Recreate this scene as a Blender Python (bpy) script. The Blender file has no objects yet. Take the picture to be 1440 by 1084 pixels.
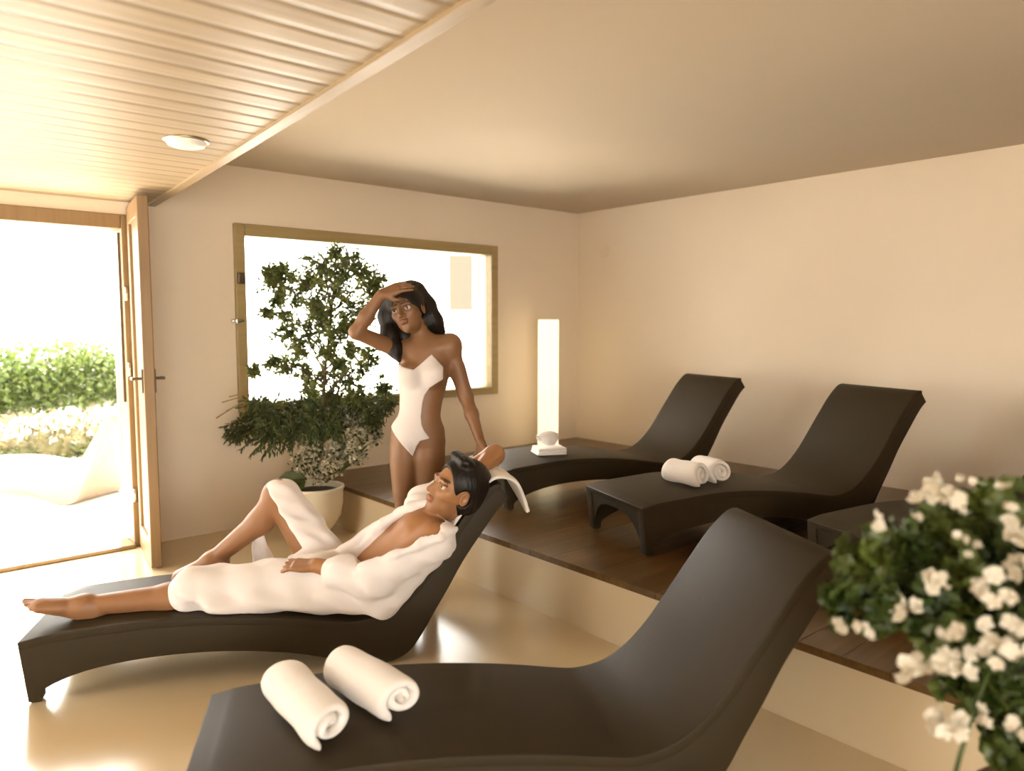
import bpy, bmesh, math, random
import numpy as np
from mathutils import Vector, Matrix

# ------------------------------------------------------------------ camera, sky, sun, exposure
sc = bpy.context.scene
COL = sc.collection
F, CX, CY = 1040.0, 720.0, 542.0                    # focal length in pixels of the 1440 x 1084 frame
PITCH, YAW, CAMH = math.atan((542-456)/1040.0), math.radians(40.8), 1.45
cam_d = bpy.data.cameras.new('camera')
cam_d.sensor_width = 36.0
cam_d.lens = 36.0*F/1440.0
cam_d.clip_start = 0.05
cam_d.dof.use_dof = True
cam_d.dof.focus_distance = 3.5
cam_d.dof.aperture_fstop = 1.5
cam = bpy.data.objects.new('camera', cam_d)
cam.location = (0, 0, CAMH)
cam.rotation_euler = (math.pi/2-PITCH, 0, -YAW)
COL.objects.link(cam)
sc.camera = cam

world = bpy.data.worlds.new('sky')
sc.world = world
world.use_nodes = True
bg = world.node_tree.nodes['Background']
bg.inputs['Color'].default_value = (1.0, 0.965, 0.89, 1)
bg.inputs['Strength'].default_value = 3.0

sun_d = bpy.data.lights.new('sun', 'SUN')
sun_d.energy = 9.0
sun_d.color = (1.0, 0.95, 0.86)
sun_d.angle = math.radians(2.0)
sun = bpy.data.objects.new('sun', sun_d)
sun.rotation_euler = Vector((-0.26, -1.0, -1.10)).to_track_quat('-Z', 'Y').to_euler()
COL.objects.link(sun)

vs = sc.view_settings
vs.view_transform = 'Standard'
vs.look = 'None'
vs.gamma = 1.0
vs.use_curve_mapping = False
vs.exposure = 2.2
sc.cycles.use_denoising = True
sc.cycles.max_bounces = 10
sc.cycles.diffuse_bounces = 6
sc.cycles.transparent_max_bounces = 24

# ------------------------------------------------------------------ helpers
C3 = np.array([0, 0, CAMH])
_cp, _sp = math.cos(PITCH), math.sin(PITCH)
FWD = np.array([math.sin(YAW)*_cp, math.cos(YAW)*_cp, -_sp])
RGT = np.array([math.cos(YAW), -math.sin(YAW), 0.0])
UPV = np.cross(RGT, FWD)

def lin(r, g, b):
    f = lambda c: (c/255/12.92) if c/255 <= 0.04045 else ((c/255+0.055)/1.055)**2.4
    return (f(r), f(g), f(b))

def tag(o, label=None, cat=None, group=None, kind=None):
    if label: o['label'] = label
    if cat: o['category'] = cat
    if group: o['group'] = group
    if kind: o['kind'] = kind
    return o

def empty(name, loc=(0, 0, 0), rz=0.0):
    o = bpy.data.objects.new(name, None)
    o.location = loc
    o.rotation_euler = (0, 0, rz)
    o.empty_display_size = 0.1
    COL.objects.link(o)
    return o

def link_mesh(name, me, mat, parent=None, smooth=False):
    o = bpy.data.objects.new(name, me)
    COL.objects.link(o)
    for m in (mat if isinstance(mat, (list, tuple)) else [mat]):
        me.materials.append(m)
    if smooth:
        me.polygons.foreach_set('use_smooth', [True]*len(me.polygons))
    if parent: o.parent = parent
    return o

def obj(name, bm, mat, parent=None, smooth=False):
    me = bpy.data.meshes.new(name)
    bmesh.ops.recalc_face_normals(bm, faces=bm.faces)
    bm.to_mesh(me)
    bm.free()
    return link_mesh(name, me, mat, parent, smooth)

def pyobj(name, verts, faces, mat, parent=None, smooth=False):
    me = bpy.data.meshes.new(name)
    me.from_pydata([tuple(v) for v in verts], [], faces)
    me.update()
    return link_mesh(name, me, mat, parent, smooth)

def bevel(o, w=0.006, seg=2, ang=35):
    m = o.modifiers.new('bevel', 'BEVEL')
    m.width = w
    m.segments = seg
    m.limit_method = 'ANGLE'
    m.angle_limit = math.radians(ang)
    return o

def box(bm, x0, y0, z0, x1, y1, z1):
    v = [bm.verts.new(p) for p in ((x0,y0,z0),(x1,y0,z0),(x1,y1,z0),(x0,y1,z0),(x0,y0,z1),(x1,y0,z1),(x1,y1,z1),(x0,y1,z1))]
    for f in ((0,3,2,1),(4,5,6,7),(0,1,5,4),(1,2,6,5),(2,3,7,6),(3,0,4,7)):
        bm.faces.new([v[i] for i in f])

def boxes(name, L, mat, parent=None):
    bm = bmesh.new()
    for b in L: box(bm, *b)
    return obj(name, bm, mat, parent)

def tube(bm, pts, radii, n=8, cap=True):
    pts = [Vector(p) for p in pts]
    rings = []
    for i, p in enumerate(pts):
        d = (pts[min(i+1, len(pts)-1)]-pts[max(i-1, 0)]).normalized()
        a = d.cross(Vector((0, 0, 1)) if abs(d.z) < .9 else Vector((1, 0, 0))).normalized()
        b = d.cross(a)
        r = radii[i] if isinstance(radii, (list, tuple)) else radii
        rings.append([bm.verts.new(p+(a*math.cos(2*math.pi*k/n)+b*math.sin(2*math.pi*k/n))*r) for k in range(n)])
    for i in range(len(rings)-1):
        for k in range(n):
            bm.faces.new((rings[i][k], rings[i][(k+1) % n], rings[i+1][(k+1) % n], rings[i+1][k]))
    if cap:
        bm.faces.new(rings[0][::-1])
        bm.faces.new(rings[-1])

def lathe(bm, prof, n=40, c=(0, 0, 0), wob=None):
    rings = []
    for r, z in prof:
        rings.append([bm.verts.new((c[0]+max(r, 1e-4)*math.cos(2*math.pi*k/n), c[1]+max(r, 1e-4)*math.sin(2*math.pi*k/n), c[2]+z)) for k in range(n)])
    for i in range(len(rings)-1):
        for k in range(n):
            bm.faces.new((rings[i][k], rings[i][(k+1) % n], rings[i+1][(k+1) % n], rings[i+1][k]))
    bm.faces.new(rings[0][::-1])
    bm.faces.new(rings[-1])

# ------------------------------------------------------------------ materials
class NT:
    def __init__(s, name):
        s.m = bpy.data.materials.new(name)
        s.m.use_nodes = True
        s.t = s.m.node_tree
        s.b = s.t.nodes['Principled BSDF']
        s.out = s.t.nodes['Material Output']
    def n(s, typ, **kw):
        k = s.t.nodes.new(typ)
        for a, v in kw.items(): setattr(k, a, v)
        return k
    def l(s, a, b): s.t.links.new(a, b)
    def set(s, **kw):
        for a, v in kw.items():
            i = s.b.inputs[a.replace('_', ' ')]
            i.default_value = (*v, 1) if isinstance(v, tuple) and len(v) == 3 else v
    def math(s, op, a, b=None):
        k = s.n('ShaderNodeMath', operation=op)
        for i, v in enumerate((a, b)):
            if v is None: continue
            if isinstance(v, (int, float)): k.inputs[i].default_value = v
            else: s.l(v, k.inputs[i])
        return k.outputs[0]
    def coord(s, scale=(1, 1, 1), kind='Object'):
        tc = s.n('ShaderNodeTexCoord')
        mp = s.n('ShaderNodeMapping')
        mp.inputs['Scale'].default_value = scale
        s.l(tc.outputs[kind], mp.inputs['Vector'])
        return mp.outputs[0]
    def noise(s, vec, scale, detail=4, rough=0.55):
        k = s.n('ShaderNodeTexNoise')
        k.inputs['Scale'].default_value = scale
        k.inputs['Detail'].default_value = detail
        k.inputs['Roughness'].default_value = rough
        if vec is not None: s.l(vec, k.inputs['Vector'])
        return k.outputs['Fac']
    def mix(s, fac, a, b, blend='MIX'):
        k = s.n('ShaderNodeMix', data_type='RGBA', blend_type=blend)
        for i, v in ((0, fac), (6, a), (7, b)):
            if isinstance(v, (int, float)): k.inputs[i].default_value = v
            elif isinstance(v, tuple): k.inputs[i].default_value = (*v, 1)
            else: s.l(v, k.inputs[i])
        return k.outputs[2]
    def bump(s, h, strength=0.2, dist=0.01):
        k = s.n('ShaderNodeBump')
        k.inputs['Strength'].default_value = strength
        k.inputs['Distance'].default_value = dist
        s.l(h, k.inputs['Height'])
        s.l(k.outputs[0], s.b.inputs['Normal'])

def simple(name, col, rough=0.5, var=0.08, scale=6, bump=0.0, bscale=60, **kw):
    t = NT(name)
    v = t.coord()
    f = t.noise(v, scale)
    lo = tuple(c*(1-var) for c in col)
    hi = tuple(min(1, c*(1+var)) for c in col)
    t.l(t.mix(f, lo, hi), t.b.inputs['Base Color'])
    t.set(Roughness=rough, **kw)
    if bump: t.bump(t.noise(v, bscale, 6), bump)
    return t.m

def wood(name, lo, hi, axis='x', rough=0.4, plank=None, gap=0.012, groove=0.35, gscale=1.0, bumpd=0.01):
    """planks run along axis; plank = (coordinate index across, width)"""
    t = NT(name)
    tc = t.n('ShaderNodeTexCoord')
    sep = t.n('ShaderNodeSeparateXYZ')
    t.l(tc.outputs['Object'], sep.inputs[0])
    sc_ = {'x': (0.6, 14, 14), 'y': (14, 0.6, 14), 'z': (14, 14, 0.6)}[axis]
    mp = t.n('ShaderNodeMapping')
    mp.inputs['Scale'].default_value = tuple(q*gscale for q in sc_)
    t.l(tc.outputs['Object'], mp.inputs['Vector'])
    vec = mp.outputs[0]
    if plank:
        k = t.math('DIVIDE', sep.outputs[plank[0]], plank[1])
        fl = t.math('FLOOR', k)
        fr = t.math('FRACT', k)
        wn = t.n('ShaderNodeTexWhiteNoise', noise_dimensions='1D')
        t.l(fl, wn.inputs['W'])
        add = t.n('ShaderNodeVectorMath', operation='ADD')
        cmb = t.n('ShaderNodeCombineXYZ')
        t.l(t.math('MULTIPLY', wn.outputs['Value'], 30.0), cmb.inputs[0])
        t.l(t.math('MULTIPLY', wn.outputs['Value'], 17.0), cmb.inputs[2])
        t.l(vec, add.inputs[0])
        t.l(cmb.outputs[0], add.inputs[1])
        vec = add.outputs[0]
    g = t.noise(vec, 2.2, 8, 0.62)
    ramp = t.n('ShaderNodeValToRGB')
    ramp.color_ramp.elements[0].position = 0.3
    ramp.color_ramp.elements[1].position = 0.7
    ramp.color_ramp.elements[0].color = (*lo, 1)
    ramp.color_ramp.elements[1].color = (*hi, 1)
    t.l(g, ramp.inputs[0])
    colr = ramp.outputs[0]
    if plank:
        tint = t.math('ADD', t.math('MULTIPLY', wn.outputs['Value'], 0.14), 0.90)
        cc = t.n('ShaderNodeCombineColor')
        for i in range(3): t.l(tint, cc.inputs[i])
        colr = t.mix(1.0, colr, cc.outputs[0], 'MULTIPLY')
        e = t.math('MINIMUM', fr, t.math('SUBTRACT', 1.0, fr))
        gr = t.math('LESS_THAN', e, gap/plank[1]/2)
        colr = t.mix(t.math('MULTIPLY', gr, 1-groove), colr, tuple(c*0.3 for c in lo))
        sm = t.math('MINIMUM', t.math('DIVIDE', e, gap/plank[1]), 1.0)
        t.bump(sm, 0.6, bumpd)
    t.l(colr, t.b.inputs['Base Color'])
    t.set(Roughness=rough)
    return t.m

def glass_mat(name, tint=(1, 1, 1), refl=0.06):
    t = NT(name)
    tr = t.n('ShaderNodeBsdfTransparent')
    tr.inputs[0].default_value = (*tint, 1)
    gl = t.n('ShaderNodeBsdfGlossy')
    gl.inputs['Roughness'].default_value = 0.02
    fr = t.n('ShaderNodeFresnel')
    fr.inputs['IOR'].default_value = 1.45
    mx = t.n('ShaderNodeMixShader')
    t.l(fr.outputs[0], mx.inputs[0])
    t.l(tr.outputs[0], mx.inputs[1])
    t.l(gl.outputs[0], mx.inputs[2])
    t.l(mx.outputs[0], t.out.inputs[0])
    return t.m

def weave(name, col, rough, scale=1.0, amp=0.25):
    t = NT(name)
    v = t.coord()
    sep = t.n('ShaderNodeSeparateXYZ')
    t.l(v, sep.inputs[0])
    k = 2*math.pi/0.011/scale
    sx = t.math('SINE', t.math('MULTIPLY', sep.outputs[0], k))
    sy = t.math('SINE', t.math('MULTIPLY', t.math('ADD', sep.outputs[1], sep.outputs[2]), k))
    w = t.math('MULTIPLY', sx, sy)
    w1 = t.math('ADD', t.math('MULTIPLY', w, 0.5), 0.5)
    lo = tuple(c*(1-amp) for c in col)
    hi = tuple(c*(1+amp) for c in col)
    big = t.noise(t.coord((1, 5, 1)), 3.0, 3)
    c = t.mix(w1, lo, hi)
    c = t.mix(t.math('MULTIPLY', big, 0.5), c, tuple(q*1.5 for q in col))
    t.l(c, t.b.inputs['Base Color'])
    t.bump(w1, 0.25, 0.002)
    t.set(Roughness=rough)
    return t.m

def leafmat(name, c0, c1, trans=0.25, rough=0.45):
    t = NT(name)
    v = t.coord()
    f = t.noise(v, 9.0, 3)
    ramp = t.n('ShaderNodeValToRGB')
    ramp.color_ramp.elements[0].position = 0.35
    ramp.color_ramp.elements[1].position = 0.65
    ramp.color_ramp.elements[0].color = (*c0, 1)
    ramp.color_ramp.elements[1].color = (*c1, 1)
    t.l(f, ramp.inputs[0])
    t.l(ramp.outputs[0], t.b.inputs['Base Color'])
    t.set(Roughness=rough)
    tl = t.n('ShaderNodeBsdfTranslucent')
    t.l(ramp.outputs[0], tl.inputs[0])
    mx = t.n('ShaderNodeMixShader')
    mx.inputs[0].default_value = trans
    t.l(t.b.outputs[0], mx.inputs[1])
    t.l(tl.outputs[0], mx.inputs[2])
    t.l(mx.outputs[0], t.out.inputs[0])
    return t.m

def cloth(name, col, scale=1.0, strength=0.3):
    t = NT(name)
    v = t.coord()
    f = t.noise(v, 5, 3)
    t.l(t.mix(f, tuple(c*0.96 for c in col), col), t.b.inputs['Base Color'])
    h = t.math('ADD', t.noise(v, 9*scale, 4), t.math('MULTIPLY', t.noise(v, 220, 2), 0.12))
    t.bump(h, strength, 0.012)
    t.set(Roughness=0.9)
    t.b.inputs['Sheen Weight'].default_value = 0.15
    return t.m

def vcol(name, rough=0.5, bumps=0.06, bscale=45, sss=0.0):
    t = NT(name)
    a = t.n('ShaderNodeAttribute', attribute_name='Col')
    v = t.coord()
    f = t.noise(v, 18, 4)
    c = t.mix(t.math('MULTIPLY', f, 0.5), a.outputs['Color'], tuple([0.75]*3), 'MULTIPLY')
    t.l(c, t.b.inputs['Base Color'])
    t.bump(t.noise(v, bscale, 5), bumps, 0.004)
    t.set(Roughness=rough)
    return t.m

M = {}
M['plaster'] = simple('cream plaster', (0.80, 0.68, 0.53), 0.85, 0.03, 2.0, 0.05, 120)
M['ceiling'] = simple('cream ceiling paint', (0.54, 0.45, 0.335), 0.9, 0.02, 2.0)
M['pine'] = wood('pale pine boards', (0.345, 0.26, 0.155), (0.425, 0.33, 0.215), 'x', 0.45, (1, 0.125), 0.026, 0.70)
M['pine_plain'] = wood('pine edge board', (0.32, 0.23, 0.125), (0.38, 0.28, 0.165), 'y', 0.45)
M['frame_wood'] = wood('oak frame', (0.21, 0.13, 0.053), (0.275, 0.18, 0.083), 'z', 0.45)
M['frame_olive'] = wood('olive tan window timber', (0.34, 0.245, 0.10), (0.41, 0.30, 0.135), 'x', 0.45)
M['leaf_wood'] = wood('honey timber door', (0.20, 0.12, 0.05), (0.265, 0.165, 0.075), 'z', 0.45)
M['deckwood'] = wood('dark walnut boards', (0.070, 0.036, 0.010), (0.15, 0.080, 0.024), 'x', 0.28, (1, 0.16), 0.004, 0.3, 0.8, 0.003)
M['rattan'] = weave('dark brown woven rattan', (0.026, 0.0178, 0.0072), 0.55)
M['rattan'].node_tree.nodes['Principled BSDF'].inputs['Specular IOR Level'].default_value = 0.22
M['rattan_pale'] = weave('pale woven rattan', (0.12, 0.092, 0.064), 0.7)
M['glass'] = glass_mat('clear glass')
M['metal'] = simple('brushed steel', (0.5, 0.45, 0.36), 0.3, 0.05, 20, Metallic=1.0)
M['dark_metal'] = simple('dark bronze metal', (0.11, 0.08, 0.05), 0.4, 0.1, 20, Metallic=0.6)
M['white_plastic'] = simple('white plastic', (0.85, 0.82, 0.76), 0.4, 0.02)
M['towel'] = cloth('white terry cloth', (0.82, 0.78, 0.74), 2.0, 0.35)
M['robe'] = cloth('white bathrobe cotton', (0.76, 0.705, 0.675), 1.0, 0.30)
M['swim'] = cloth('white swimsuit fabric', (0.64, 0.585, 0.555), 0.6, 0.08)
M['skin'] = vcol('skin', 0.48, 0.10)
M['hair'] = simple('black hair', (0.012, 0.009, 0.007), 0.45, 0.4, 30, 0.25, 130)
M['ceramic'] = simple('off white ceramic', (0.78, 0.72, 0.58), 0.45, 0.06, 9, 0.05, 40)
M['soil'] = simple('dark soil', (0.05, 0.03, 0.018), 0.95, 0.3, 30, 0.5, 60)
M['bark'] = simple('brown bark', (0.12, 0.085, 0.04), 0.85, 0.3, 30, 0.4, 60)
M['terrace'] = simple('pale terrace stone', (0.86, 0.82, 0.76), 0.8, 0.03, 3)
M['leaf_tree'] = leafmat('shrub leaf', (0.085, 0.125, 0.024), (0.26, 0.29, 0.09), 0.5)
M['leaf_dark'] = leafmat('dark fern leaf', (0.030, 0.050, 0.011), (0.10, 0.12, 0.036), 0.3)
M['leaf_pale'] = leafmat('grey green small blossom', (0.42, 0.38, 0.25), (0.60, 0.54, 0.40), 0.2)
M['leaf_ger'] = leafmat('geranium leaf', (0.024, 0.045, 0.006), (0.095, 0.125, 0.022), 0.25)
M['leaf_hedge'] = leafmat('hedge leaf', (0.040, 0.066, 0.009), (0.105, 0.14, 0.032), 0.3)
M['leaf_border'] = leafmat('border plant leaf', (0.085, 0.08, 0.028), (0.21, 0.18, 0.085), 0.3)
M['petal'] = leafmat('white petal', (0.62, 0.57, 0.45), (0.70, 0.66, 0.56), 0.2, 0.6)
M['petal_pink'] = leafmat('pale pink petal', (0.40, 0.30, 0.27), (0.5, 0.43, 0.38), 0.25, 0.6)
M['straw'] = simple('dry straw', (0.35, 0.22, 0.09), 0.8, 0.2, 20)
M['mat_grey'] = cloth('greyish beige fabric', (0.50, 0.45, 0.38))
M['roof'] = simple('grey roof render', (0.050, 0.044, 0.030), 0.8, 0.05)
M['white_wall'] = simple('white outside render', (0.92, 0.90, 0.86), 0.8, 0.02)

def hair_material():
    t = NT('long black hair')
    v = t.coord((70, 70, 5))
    f = t.noise(v, 1.0, 4)
    t.l(t.mix(f, (0.004, 0.003, 0.002), (0.016, 0.010, 0.006)), t.b.inputs['Base Color'])
    t.bump(f, 0.5, 0.01)
    t.set(Roughness=0.42)
    t.b.inputs['Specular IOR Level'].default_value = 0.25
    return t.m
M['hair'] = hair_material()
def floor_material():
    t = NT('polished cream floor')
    v = t.coord()
    a = t.noise(v, 0.9, 3)
    b = t.noise(v, 14, 5)
    c = t.mix(a, (0.62, 0.50, 0.32), (0.68, 0.56, 0.365))
    c = t.mix(t.math('MULTIPLY', b, 0.15), c, (0.46, 0.37, 0.25))
    t.l(c, t.b.inputs['Base Color'])
    t.set(Roughness=0.16)
    t.b.inputs['Specular IOR Level'].default_value = 0.65
    return t.m
M['floor'] = floor_material()

M['riser'] = simple('cream lacquered riser', (0.58, 0.47, 0.31), 0.25, 0.04, 2.0)
def lamp_material():
    t = NT('glowing paper shade')
    v = t.coord((1, 1, 1))
    f = t.noise(v, 3.0, 2)
    t.set(Base_Color=(0.85, 0.75, 0.55), Roughness=0.8)
    t.l(t.mix(f, (1.0, 0.78, 0.44), (1.0, 0.88, 0.58)), t.b.inputs['Emission Color'])
    t.b.inputs['Emission Strength'].default_value = 0.30
    return t.m
M['lampshade'] = lamp_material()

# ------------------------------------------------------------------ room shell
YB, XR, ZC, ZW, PZ, PX = 5.2, 5.35, 2.54, 2.22, 0.31, 2.48
def structure(o): o['kind'] = 'structure'; return o

structure(boxes('floor', [(-3.2, -3.2, -0.12, XR+.2, YB+.12, 0.0)], M['floor']))
structure(boxes('wall_back', [(-3.2, YB, 0, -.02, YB+.25, ZC+.1), (-.02, YB, 2.14, 1.25, YB+.25, ZC+.1), (1.25, YB, 0, 1.93, YB+.25, ZC+.1),
    (1.93, YB, 0, 4.30, YB+.25, 0.82), (1.93, YB, 2.15, 4.30, YB+.25, ZC+.1), (4.30, YB, 0, XR+.2, YB+.25, ZC+.1)], M['plaster']))
structure(boxes('wall_right', [(XR, -3.2, 0, XR+.2, YB, ZC+.1)], M['plaster']))
structure(boxes('wall_left', [(-3.2, -3.2, 0, -3.0, 3.3, ZC+.1), (-3.2, 5.1, 0, -3.0, YB, ZC+.1), (-3.2, 3.3, 0, -3.0, 5.1, 0.1), (-3.2, 3.3, 2.15, -3.0, 5.1, ZC+.1)], M['plaster']))
structure(boxes('wall_front', [(.6, -3.2, 0, XR, -3.0, ZC+.1), (-3.0, -3.2, 2.2, .6, -3.0, ZC+.1), (-3.0, -3.2, 0, .6, -3.0, .06)], M['plaster']))
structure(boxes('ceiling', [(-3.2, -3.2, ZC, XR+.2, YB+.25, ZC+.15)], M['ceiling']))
def prism(name, poly, z0, z1, mat, parent=None):
    bm = bmesh.new()
    a = [bm.verts.new((x, y, z0)) for x, y in poly]
    b = [bm.verts.new((x, y, z1)) for x, y in poly]
    n = len(poly)
    bm.faces.new(a[::-1]); bm.faces.new(b)
    for i in range(n): bm.faces.new((a[i], a[(i+1) % n], b[(i+1) % n], b[i]))
    return obj(name, bm, mat, parent)
ex = lambda y: 1.432+(y-YB)*0.0735                 # the edge of the lowered timber ceiling
structure(prism('ceiling_left', [(-3.0, -3.0), (ex(-3.0)-.05, -3.0), (ex(YB)-.05, YB), (-3.0, YB)], ZW, ZC, M['pine']))
structure(prism('trim_1', [(ex(-3.0)-.05, -3.0), (ex(-3.0), -3.0), (ex(YB), YB), (ex(YB)-.05, YB)], ZW-.012, ZC, M['pine_plain']))
# raised timber platform: cream riser, walnut boards on top
plat = boxes('platform', [(PX, -3.0, 0, XR, YB, PZ-.03)], M['riser'])
structure(plat)
structure(boxes('platform_boards', [(PX-.012, -3.0, PZ-.03, XR, YB, PZ)], M['deckwood']))
structure(boxes('terrace', [(-14, YB+.12, -.14, 24, 40, -.02)], M['terrace']))

structure(boxes('sun_blocker', [(2.0, YB+.25, 2.62, 4.85, YB+1.72, 2.70)], M['terrace']))  # unseen slab added outside to keep direct sun out of the window
# window in the back wall
win = structure(empty('window_1', (0, 0, 0)))
x0, x1, z0, z1 = 1.93, 4.30, 0.82, 2.15
fr = boxes('window_frame', [(x0, YB-.03, z0, x0+.075, YB+.12, z1), (x1-.075, YB-.03, z0, x1, YB+.12, z1),
    (x0+.075, YB-.03, z1-.085, x1-.075, YB+.12, z1), (x0+.075, YB-.03, z0, x1-.075, YB+.12, z0+.065)], M['frame_olive'], win)
bevel(fr, .008)
boxes('pane', [(x0+.075, YB+.05, z0+.065, x1-.075, YB+.058, z1-.085)], M['glass'], win)
bevel(boxes('hinge', [(x0+.005, YB-.06, 1.73, x0+.06, YB-.03, 1.81)], M['dark_metal'], win), .01)
bevel(boxes('latch', [(x0-.04, YB-.055, 1.462, x0+.045, YB-.03, 1.485), (x0-.02, YB-.075, 1.455, x0+.005, YB-.03, 1.49)], M['metal'], win), .006)

# glazed doorway: frame, open inward leaf, outer shutter leaf
dr = structure(empty('door_1', (0, 0, 0)))
bevel(boxes('door_frame', [(1.222, YB-.015, 0, 1.26, YB+.2, 2.14), (-.02, YB-.015, 2.05, 1.222, YB+.2, 2.14), (-.02, YB-.015, 0, .06, YB+.2, 2.05)], M['frame_wood'], dr), .006)
bevel(boxes('threshold', [(.06, YB-.05, 0, 1.222, YB+.16, .028)], M['frame_wood'], dr), .006)
boxes('seal_strip', [(1.208, YB+.03, .95, 1.224, YB+.06, 2.03)], M['dark_metal'], dr)
leaf = structure(empty('door_2', (1.282, YB-.03, 0), math.radians(-8)))
bm = bmesh.new()
for b in ((-.03, -.56, .012, .03, -.47, 2.185), (-.03, -.09, .012, .03, 0, 2.185), (-.03, -.47, .012, .03, -.09, .16), (-.03, -.47, 2.07, .03, -.09, 2.185)): box(bm, *b)
bevel(obj('leaf_frame', bm, M['leaf_wood'], leaf), .006)
boxes('leaf_panel', [(-.012, -.47, .16, .012, -.09, 2.07)], M['frame_wood'], leaf)
hd = bmesh.new()
box(hd, -.038, -.54, 1.05, -.03, -.505, 1.19)
tube(hd, [(-.03, -.522, 1.135), (-.085, -.522, 1.135)], .009, 10)
tube(hd, [(-.08, -.53, 1.135), (-.08, -.41, 1.130)], .010, 10)
box(hd, .03, -.54, 1.05, .038, -.505, 1.19)
tube(hd, [(.03, -.522, 1.135), (.085, -.522, 1.135)], .009, 10)
tube(hd, [(.08, -.53, 1.135), (.082, -.41, 1.130)], .010, 10)
bevel(obj('lever_handle', hd, M['dark_metal'], leaf), .003)
for zz in (.30, 1.12, 1.60):
    hb = bmesh.new()
    tube(hb, [(-.045, .005, zz), (-.045, .005, zz+.085)], .013, 10)
    obj('hinge', hb, M['metal'], leaf, True)
shut = structure(empty('door_3', (1.335, YB+.26, 0)))
bevel(boxes('shutter_stile', [(-.02, .02, .03, .025, .10, 2.04), (-.02, .36, .03, .025, .44, 2.04), (-.02, .10, .03, .025, .36, .13), (-.02, .10, 1.94, .025, .36, 2.04)], M['rattan_pale'], shut), .005)
boxes('shutter_pane', [(0, .10, .13, .006, .36, 1.94)], M['glass'], shut)
kb = bmesh.new()
bmesh.ops.create_uvsphere(kb, u_segments=16, v_segments=10, radius=.036, matrix=Matrix.Translation((-.05, .06, .80)))
obj('knob', kb, M['white_plastic'], shut, True)

# unseen openings behind the camera and to its left, sized for skylight fill
w2 = structure(empty('window_2'))
boxes('window_frame', [(-3.0, -3.12, .06, -2.93, -3.05, 2.2), (.53, -3.12, .06, .6, -3.05, 2.2), (-1.2, -3.12, .06, -1.13, -3.05, 2.2), (-2.93, -3.12, .06, .53, -3.05, .13), (-2.93, -3.12, 2.13, .53, -3.05, 2.2)], M['frame_olive'], w2)

w3 = structure(empty('window_3'))
boxes('window_frame', [(-3.12, 3.3, .1, -3.05, 3.37, 2.15), (-3.12, 5.03, .1, -3.05, 5.1, 2.15), (-3.12, 3.37, .1, -3.05, 5.03, .17), (-3.12, 3.37, 2.08, -3.05, 5.03, 2.15)], M['frame_olive'], w3)

# round white fitting on the timber ceiling
cl = bmesh.new()
lathe(cl, [(0, -.030), (.055, -.030), (.072, -.024), (.080, -.012), (.080, 0)], 36)
lamp = obj('ceiling_lamp', cl, M['white_plastic'], None, True)
lamp.location = (1.041, 3.298, ZW)
tag(lamp, 'round flat white fitting on the pale timber ceiling', 'ceiling light')
ring = bmesh.new()
lathe(ring, [(.080, -.008), (.090, -.006), (.092, 0)], 36)
obj('rim', ring, M['metal'], lamp, True)
# small sensor on the right wall
ws = boxes('wall_sensor', [(-.022, -.05, -.045, 0, .05, .045)], M['plaster'])
ws.location = (XR, 4.83, 2.14)
bevel(ws, .008)
tag(ws, 'small cream sensor box high on the right wall near the corner', 'sensor')

# ------------------------------------------------------------------ loungers
TOP = [(-.03,.245),(.02,.255),(.06,.262),(.20,.272),(.42,.284),(.65,.276),(.85,.256),(1.01,.232),(1.14,.208),(1.226,.199),(1.33,.219),(1.417,.273),(1.49,.345),(1.543,.412),(1.60,.490),(1.66,.572),(1.736,.672),(1.80,.735),(1.835,.755),(1.862,.757)]
BOT = [(.0,.008),(.040,.008),(.058,.055),(.20,.108),(.40,.134),(.62,.136),(.82,.118),(1.0,.086),(1.16,.040),(1.25,.010),(1.36,.008),(1.45,.045),(1.51,.120),(1.56,.205),(1.625,.312),(1.69,.425),(1.77,.540),(1.84,.635),(1.875,.672),(1.897,.690)]
LW = 0.58
def dens(P, k=4):
    P = np.array(P, float)
    out = []
    for i in range(len(P)-1):
        p0, p1, p2, p3 = P[max(i-1, 0)], P[i], P[i+1], P[min(i+2, len(P)-1)]
        for j in range(k):
            t = j/k
            out.append(0.5*((2*p1)+(-p0+p2)*t+(2*p0-5*p1+4*p2-p3)*t*t+(-p0+3*p1-3*p2+p3)*t**3))
    out.append(P[-1])
    return np.array(out)
TD, BD = dens(TOP), dens(BOT)

def strip_solid(up, lo, y0, y1):
    V, Fc = [], []
    n = len(up)
    for (a, b) in zip(up, lo):
        V += [(a[0], y0, a[1]), (a[0], y1, a[1]), (b[0], y1, b[1]), (b[0], y0, b[1])]
    for i in range(n-1):
        o, p = 4*i, 4*i+4
        for k in range(4):
            Fc.append((o+k, o+(k+1) % 4, p+(k+1) % 4, p+k))
    Fc.append((0, 1, 2, 3))
    o = 4*(n-1)
    Fc.append((o+3, o+2, o+1, o))
    return V, Fc

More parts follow.
